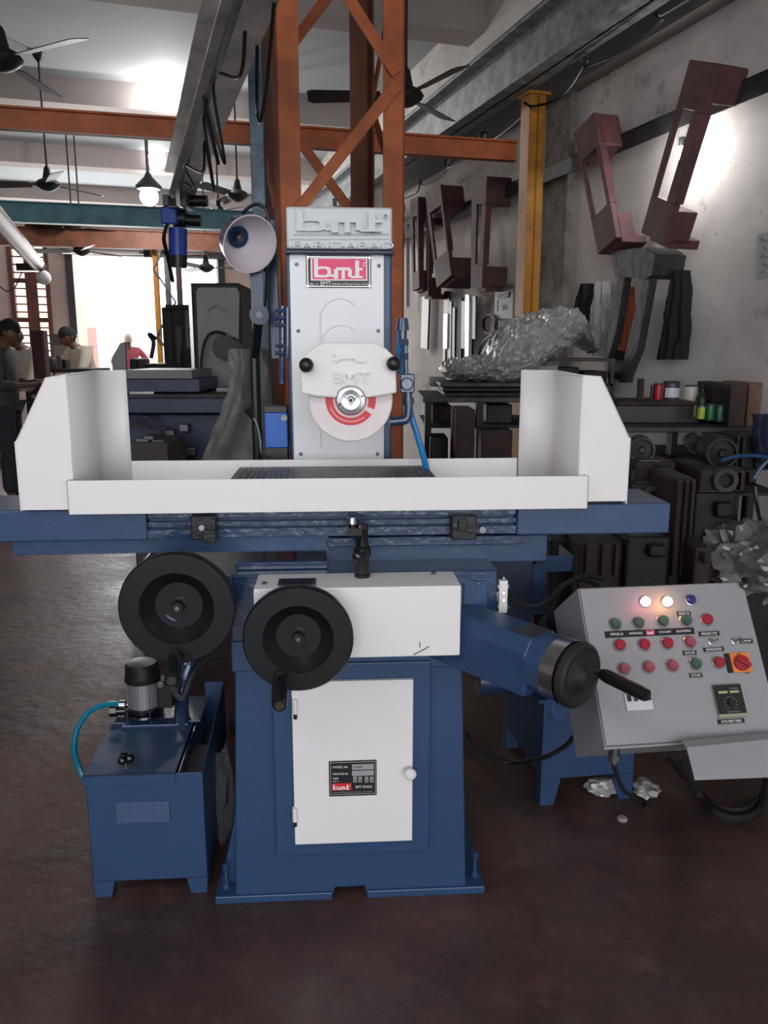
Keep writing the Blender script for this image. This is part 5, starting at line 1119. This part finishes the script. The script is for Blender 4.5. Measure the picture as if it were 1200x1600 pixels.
# second grinder behind
RY = 4.7; rg = thing('rear_grinder', 'second surface grinder with dark framed grey column in the middle distance', 'machine', GZ(330, 850, 0)*1.0, 0)
grc = mat('weathered_grey_enamel', S(120, 120, 122), .5, var=.12, vs=4); navy = mat('navy_enamel', S(40, 52, 84), .4, var=.25, vs=8, bump=.1)
wb(301, 442, 378, 640, RY, .4, zb=.2).build('column', dark, rg, smooth=0, bevel=.01)
t = MB(); t.prism([P(x, y, RY-.02) for x, y in ((309, 449), (369, 449), (374, 456), (372, 640), (313, 640), (306, 456))], (0, .018, 0)); rp = t.build('column_plate', grc, rg, smooth=0, bevel=.003)
t = MB(); t.tube([P(338-13*math.cos(math.pi*k/8), 490-12*math.sin(math.pi*k/8), RY-.02) for k in range(9)], .006, 6); t.build('slot_ridge', grc, rp)
wb(297, 445, 302, 600, RY-.03, .03).build('edge_strip', steel, rg, smooth=0)
c = P(352, 543, RY-.2); t = MB(); t.cyl(c, c+Vector((0, .19, 0)), .062, seg=28); t.cyl(c+Vector((-.03, .12, 0)), c+Vector((-.03, .19, 0)), .068, seg=28); t.build('wheel_motor', mat('near_black_motor', S(26, 26, 34), .5), rg)
t = MB(); t.tube(arc([P(352, 522, RY-.12), P(335, 519, RY-.1), P(322, 530, RY-.1), P(315, 560, RY-.1), P(314, 600, RY-.1), P(316, 630, RY-.1)], 5), .009, 8); t.build('black_hose', blackm, rg)
wb(338, 606, 372, 612, RY-.3, .2).build('vice_plate', dullst, rg, smooth=0); wb(344, 613, 366, 622, RY-.28, .15).build('vice_body', black, rg, smooth=0)
wb(194, 578, 300, 592, RY-.5, .5).build('tray_front', grc, rg, smooth=0, bevel=.003)
wb(150, 592, 312, 613, RY-.48, .5).build('work_table', navy, rg, smooth=0, bevel=.004)
t = MB(); t.prism([P(x, y, RY-.5) for x, y in ((175, 560), (187, 536), (195, 534), (197, 584), (175, 584))], (0, .03, 0)); t.build('end_hood', grc, rg, smooth=0, bevel=.003)
wb(202, 612, 240, 617, RY-.52, .03).build('stop_rail', steel, rg, smooth=0)
wb(160, 616, 360, 622, RY-.55, .5).build('saddle_top', mid, rg, smooth=0, bevel=.003)
wb(160, 622, 362, 646, RY-.55, .5).build('saddle', navy, rg, smooth=0, bevel=.005)
wb(200, 646, 350, 720, RY-.4, .7, zb=0).build('base', navy, rg, smooth=0, bevel=.01)
for x, y in ((280, 663), (258, 672), (291, 700)): wb(x, y, x+14, y+12, RY-.46, .06).build('fitting', dullst, rg, smooth=0, bevel=.004)
t = MB()
for pts in ([(205, 668), (228, 650), (250, 672), (262, 700)], [(210, 690), (240, 684), (258, 692)], [(203, 655), (230, 668), (268, 668)]): t.tube(arc([P(x, y, RY-.5) for x, y in pts], 4), .008, 6)
t.build('hydraulic_hose', dullst, rg)
rb = thing('junk_pile_box', 'dark open box of steel offcuts below the rear grinder table', 'box', GZ(235, 900, 0)); 
wb(205, 692, 262, 730, RY-1.0, .35, zb=0).build('box_body', mat('brown_grey_card', S(70, 64, 62), .8), rb, smooth=0)
for x, y, w_ in ((212, 686, 20), (238, 688, 18), (225, 682, 14)): wb(x, y, x+w_, y+5, RY-.95, .15).build('offcut', dullst, rb, smooth=0)
# dark machine behind, with silhouettes against the doorway
BY = 7.5; sm = thing('tall_dark_machine', 'dark vertical machine silhouetted against the bright doorway', 'machine', GZ(285, 770, 0))
wb(268, 476, 290, 585, BY, .5, zb=0).build('column', dark, sm, smooth=0, bevel=.02); wb(258, 476, 297, 482, BY-.05, .6).build('head_beam', dark, sm, smooth=0)
wb(255, 480, 262, 580, BY, .2).build('side_post', dark, sm, smooth=0); wb(276, 510, 282, 590, BY-.1, .1).build('slide', mid, sm, smooth=0)
wb(284, 545, 302, 590, BY-.2, .4).build('work_head', rust, sm, smooth=0, bevel=.02); wb(226, 568, 285, 580, BY-.3, .7).build('bed', dark, sm, smooth=0, bevel=.02)
wb(202, 560, 214, 580, BY-.3, .4).build('tail_block', dark, sm, smooth=0, bevel=.02); wb(200, 578, 300, 600, BY-.3, .7, zb=0).build('base', dark, sm, smooth=0)
t = MB(); t.tube(arc([P(300, 545, BY-.2), P(303, 520, BY-.2), P(296, 512, BY-.2)], 5), .02, 8); t.build('hose', black, sm)
t = MB(); t.tube(arc([P(236, 560, BY), P(240, 535, BY), P(233, 522, BY), P(244, 530, BY)], 5), .02, 8); t.build('lamp_arm', black, sm)
# small far lattice column
SY = 11.5; fl2 = thing('far_lattice_column', 'slender yellow and dark lattice column before the bright doorway', 'column', GZ(262, 690, 0))
for x0, x1, m in ((236, 243, yellow), (254, 261, steeldk), (272, 279, rust)):
    t = MB(); a = P(x0, 372, SY); b2 = P(x1, 372, SY); k = 0; t.prism([(a.x, SY, 0), (b2.x, SY, 0), (b2.x, SY+.08, 0), (a.x, SY+.08, 0)], (0, 0, a.z)); t.build('leg', m, fl2, smooth=0)
z0 = P(250, 560, SY).z
xa_, xb2 = P(242, 450, SY).x, P(274, 450, SY).x
for k in range(7):
    za = .3+k*.45; MB().bar((xa_ if k % 2 else xb2, SY-.02, za), (xb2 if k % 2 else xa_, SY-.02, za+.45), .035, .02).build('lacing_bar', steeldk, fl2, smooth=0)
t = MB(); t.cyl(P(228, 372, SY), P(262, 372, SY), .09, seg=14); wb(224, 376, 234, 402, SY, .2, t); t.build('top_trolley', black, fl2)
# bench and small machines by the window wall
wk = thing('far_bench', 'cluttered dark workbench before the white-shirted men at the far left', 'bench', P(90, 620, 9.2))
wb(62, 576, 140, 582, 9.2, .7).build('bench_top', mid, wk, smooth=0)
for x in (64, 134): wb(x, 582, x+4, 640, 9.25, .1, zb=0).build('leg', dark, wk, smooth=0)
for x, y0, w_, m, lb in ((88, 556, 8, dullst, 'grey bench casting left of the bending man'), (97, 562, 6, dark, 'small dark bench casting by the bending man'), (74, 560, 7, mid, 'grey block on the far bench at the left')):
    one(wb(x, y0, x+w_, 576, 9.4, .15), 'bench_casting', m, lb, 'casting', smooth=0, bevel=.01)
wbp = one(wb(50, 516, 70, 600, 8.3, .12, zb=0), 'standing_screen', mat('maroon_sheet', S(74, 44, 46), .6), 'tall maroon panel standing right of the dark-shirted man', 'panel', smooth=0, bevel=.01)
one(wb(84, 540, 108, 562, 14, .3, zb=0), 'far_crate', mat('grey_crate', S(130, 122, 118), .7), 'pale grey crate stacked against the far wall by the doorway', 'crate', smooth=0)
one(wb(78, 522, 112, 539, 14.9, .3, zb=0), 'stone_dado', mat('dark_stone', S(96, 92, 90), .8, var=.3, vs=9, bump=.5), 'dark stone faced plinth at the foot of the far wall', 'plinth', smooth=0)
one(MB().lathe([(.05, 0), (.09, .02), (.1, .06), (.08, .12), (.03, .13), (.028, .2), (.012, .34), (.012, .36)], GZ(10, 728, .0)*1.0, (0, 0, 1), 20), 'oil_can', dullst, 'grey metal oil can on the floor at the left edge', 'can')
# ================================================================= people
def skel(name, nodes, edges, m, parent=None, F=None, sub=2, extra=None, root=0):
    bm = bmesh.new(); ly = bm.verts.layers.skin.verify(); vs = []
    for i, (co, r) in enumerate(nodes):
        v = bm.verts.new(co); rr = r if isinstance(r, tuple) else (r, r); v[ly].radius = rr; v[ly].use_root = (i == root); vs.append(v)
    for a, b2 in edges: bm.edges.new((vs[a], vs[b2]))
    me = bpy.data.meshes.new('s'); bm.to_mesh(me); bm.free(); ob = bpy.data.objects.new('s', me); COL.objects.link(ob)
    sk = ob.modifiers.new('skin', 'SKIN'); sk.use_smooth_shade = True; sb = ob.modifiers.new('sub', 'SUBSURF'); sb.levels = sub; sb.render_levels = sub
    dg = bpy.context.evaluated_depsgraph_get(); m2 = bpy.data.meshes.new_from_object(ob.evaluated_get(dg))
    t = MB(F); t.add([v.co for v in m2.vertices], [tuple(p.vertices) for p in m2.polygons])
    bpy.data.objects.remove(ob); bpy.data.meshes.remove(m2); bpy.data.meshes.remove(me)
    if extra: extra(t)
    return t.build(name, m, parent, smooth=80)
def head_mesh(t, c, T, k=1):
    """a face-bearing head: c = centre, local +y is forward"""
    seg, ri = 28, 22; vs = []; fs = []
    for i in range(ri+1):
        th = math.pi*i/ri
        for j in range(seg):
            a = 2*math.pi*j/seg; x, y, z = math.sin(th)*math.cos(a), math.sin(th)*math.sin(a), math.cos(th)
            px_, py_, pz_ = x*.076, y*.094, z*.118
            if z < 0: px_ *= 1+.28*z; py_ *= 1+.12*z; 
            if y > 0 and z < .1: py_ += .008*y
            fr_ = max(0, y)**6
            nose = math.exp(-((x/.16)**2)-(((z+.08)/.20)**2))*fr_; py_ += .026*nose
            brow = math.exp(-((abs(x)-.3)/.22)**2-((z-.24)/.10)**2)*fr_; py_ += .006*brow
            eye = math.exp(-((abs(x)-.36)/.13)**2-((z-.08)/.09)**2)*max(0, y)**3; py_ -= .010*eye
            lip = math.exp(-((x/.3)**2)-(((z+.46)/.07)**2))*max(0, y)**3; py_ += .006*lip
            chin = math.exp(-((x/.3)**2)-(((z+.85)/.16)**2))*max(0, y); py_ += .014*chin
            vs.append(Vector(c)+(T @ Vector((px_, py_, pz_)))*k)
    for i in range(ri):
        for j in range(seg):
            j2 = (j+1) % seg; fs.append((i*seg+j, (i+1)*seg+j, (i+1)*seg+j2, i*seg+j2))
    t.add(vs, fs)
    for s in (-1, 1): t.ball(Vector(c)+(T @ Vector((s*.078, -.008, -.002)))*k, .028*k, sc=(.35, .7, 1.1), seg=10, ri=8, T=T)
def person(label, loc, rz, H, pose, shirt, pants, cap=None, hair=True, torso_lean=0, fingers=True, grp=None):
    """pose: dict of joints in a body frame (x right, y forward, z up), for a 1.7 m figure"""
    F = Matrix.Translation(Vector(loc)) @ Matrix.Rotation(rz, 4, 'Z') @ Matrix.Scale(H/1.7, 4)
    root = thing('person', label, 'person', loc, rz, grp); J = {k: Vector(v) for k, v in pose.items()}
    hd = Matrix.Rotation(pose['nod'][2], 4, 'Z') @ Matrix.Rotation(-pose['nod'][0], 4, 'X'); hc = J['head']
    nodes = [(J['hip'], (.115, .085)), (J['waist'], (.11, .08)), (J['chest'], (.14, .095)), (J['neck'], .055), (hc-Vector((0, 0, .05)), .05)]; edges = [(0, 1), (1, 2), (2, 3), (3, 4)]
    def chain(start, pts):
        prev = start
        for p, r in pts: nodes.append((p, r)); edges.append((prev, len(nodes)-1)); prev = len(nodes)-1
        return prev
    for s in 'lr':
        w_ = chain(2, [(J['sh'+s], .052), (J['el'+s], .038), (J['wr'+s], .025)]); hand = J['hand'+s]; d = (hand-J['wr'+s]).normalized(); pc2 = J['wr'+s]+d*.05
        pm2 = chain(w_, [(pc2, (.034, .016))]); sd2 = d.cross(Vector((0, 0, 1))).normalized(); dn = sd2.cross(d)
        if fingers:
            for k in range(4):
                b0_ = pc2+d*.035+sd2*(k-1.5)*.019; ln = (.030, .036, .033, .026)[k]
                chain(pm2, [(b0_, .0105), (b0_+d*ln-dn*.012, .0085), (b0_+d*ln*1.7-dn*.035, .0075)])
            b0_ = pc2-d*.01+sd2*(.038 if s == 'l' else -.038); chain(pm2, [(b0_, .011), (b0_+d*.03+sd2*(.012 if s == 'l' else -.012), .009), (b0_+d*.055, .008)])
        chain(0, [(J['th'+s], .085), (J['kn'+s], .058), (J['an'+s], .04), (J['an'+s]+Vector((0, .12, -.045)), .035)])
    skel('body', nodes, edges, skin, root, F, sub=1, extra=lambda t: head_mesh(t, hc, hd))
    sn = [(J['hip']-Vector((0, 0, .15)), (.175, .135)), (J['waist'], (.165, .13)), (J['chest'], (.178, .125)), (J['neck']-Vector((0, 0, .03)), .075)]; se = [(0, 1), (1, 2), (2, 3)]
    for s in 'lr':
        k = len(sn); sn += [(J['sh'+s], .078), (J['el'+s], .058), ((J['el'+s]*.4+J['wr'+s]*.6), .05)]; se += [(2, k), (k, k+1), (k+1, k+2)]
    skel('shirt', sn, se, shirt, root, F, sub=1)
    pn = [(J['hip']+Vector((0, 0, .08)), (.14, .105))]; pe = []
    for s in 'lr':
        k = len(pn); pn += [(J['th'+s], .105), (J['kn'+s], .082), (J['an'+s]+Vector((0, 0, .03)), .07)]; pe += [(0, k), (k, k+1), (k+1, k+2)]
    skel('trousers', pn, pe, pants, root, F, sub=1)
    for s in 'lr':
        a = J['an'+s]; MB(F).ball(a+Vector((0, .06, -.06)), 1, sc=(.048, .13, .042), seg=16).build('shoe', blackm, root)
    T4 = hd
    if hair:
        t = MB(F); seg, ri = 24, 10; vs = []; fs = []
        for i in range(ri+1):
            th = R(112)*i/ri
            for j in range(seg):
                a = 2*math.pi*j/seg; x, y, z = math.sin(th)*math.cos(a), math.sin(th)*math.sin(a), math.cos(th)
                lim = .35 if y > .2 else -.6
                if z < lim: z2 = lim; q = math.sqrt(max(0, 1-z2*z2)); l_ = math.hypot(x, y) or 1; x, y, z = x/l_*q, y/l_*q, z2
                vs.append(hc+(T4 @ Vector((x*.083, y*.099-.006, z*.126+.002))))
        for i in range(ri):
            for j in range(seg): j2 = (j+1) % seg; fs.append((i*seg+j, (i+1)*seg+j, (i+1)*seg+j2, i*seg+j2))
        t.add(vs, fs); t.build('hair' if cap is None else 'head_cloth', cap or hairm, root, solid=.008)
    t = MB(F)
    for s in (-1, 1): t.ball(hc+T4 @ Vector((s*.029, .080, .012)), .0115, seg=10, ri=8)
    t.build('eyes', mat('dark_eyes', S(36, 28, 26), .3), root)
    t = MB(F); t.tube([hc+T4 @ Vector((x*.022, .094-abs(x)*.006, -.053)) for x in (-1, -.5, 0, .5, 1)], .0045, 6); t.build('mouth', mat('lips', S(92, 52, 48), .5), root)
    return root
stand_ = dict(hip=(0, 0, .93), waist=(0, .0, 1.06), chest=(0, .0, 1.28), neck=(0, .01, 1.45), head=(0, .04, 1.575), nod=(0, 0, 0),
    shl=(-.19, 0, 1.37), shr=(.19, 0, 1.37), ell=(-.24, -.02, 1.10), elr=(.24, -.02, 1.10), wrl=(-.25, .06, .86), wrr=(.25, .06, .86), handl=(-.25, .09, .72), handr=(.25, .09, .72),
    thl=(-.09, 0, .86), thr=(.09, 0, .86), knl=(-.10, .02, .48), knr=(.10, .02, .48), anl=(-.10, 0, .09), anr=(.10, 0, .09))
read_ = dict(stand_, ell=(-.25, .02, 1.10), elr=(.25, .02, 1.10), wrl=(-.12, .24, 1.12), wrr=(.12, .26, 1.10), handl=(-.03, .30, 1.15), handr=(.03, .34, 1.13), head=(0, .075, 1.555), nod=(.5, 0, 0), chest=(0, -.01, 1.28))
bend_ = dict(stand_, waist=(0, .04, 1.06), chest=(0, .12, 1.26), neck=(0, .19, 1.40), head=(0, .27, 1.50), nod=(.6, 0, 0), shl=(-.19, .14, 1.33), shr=(.19, .14, 1.33), ell=(-.25, .30, 1.0), elr=(.25, .30, 1.0), wrl=(-.14, .48, .90), wrr=(.14, .48, .90), handl=(-.06, .56, .88), handr=(.06, .56, .88))
akimbo = dict(stand_, ell=(-.34, -.08, 1.14), elr=(.36, -.06, 1.14), wrl=(-.19, .05, 1.0), wrr=(.19, .06, .99), handl=(-.10, .10, .97), handr=(.10, .10, .96))
dshirt = mat('charcoal_shirt', S(66, 66, 68), .9, var=.1); wshirt = mat('off_white_shirt', S(206, 196, 184), .9); pshirt = mat('pink_shirt', S(196, 96, 110), .9)
jeans = mat('dark_trousers', S(44, 46, 54), .9); gpants = mat('grey_trousers', S(90, 88, 88), .9)
pA = GZ(24, 790, 0)
pr_ = person('man in a dark grey shirt standing at the left edge looking down at his hands', (pA.x, pA.y, 0), R(-82), 1.74, read_, dshirt, jeans)
tag(MB(Matrix.Translation(Vector((pA.x, pA.y, 0))) @ Matrix.Rotation(R(-82), 4, 'Z')).box((-.035, .37, 1.17), (.035, .50, 1.178)).build('held_phone', black, smooth=0, bevel=.003), 'flat dark phone held by the dark-shirted man', 'phone')
pB = P(112, 560, 10.6); person('man in an off-white shirt bending over the far bench left of the doorway', (pB.x+.24, 10.6, 0), R(140), 1.82, bend_, wshirt, gpants, fingers=True)
pC = P(74, 560, 9.9+.6); person('man in a pale shirt half hidden behind the tall maroon panel', (pC.x+.12, 9.9, 0), R(150), 1.80, dict(bend_, nod=(.5, 0, 0)), wshirt, jeans)
pD = P(203, 540, 16.8); person('man in pink shirt and pale head cloth standing in the bright doorway', (pD.x+.04, 16.6, .05), R(25), 1.74, akimbo, pshirt, gpants, cap=mat('pale_head_cloth', S(206, 190, 180), .9))
one(MB().box((pD.x-2.2, 16.1, 0), (pD.x+2.2, 17.3, .05)), 'door_threshold', gr, 'low pale concrete threshold in the bright doorway', 'threshold', smooth=0)
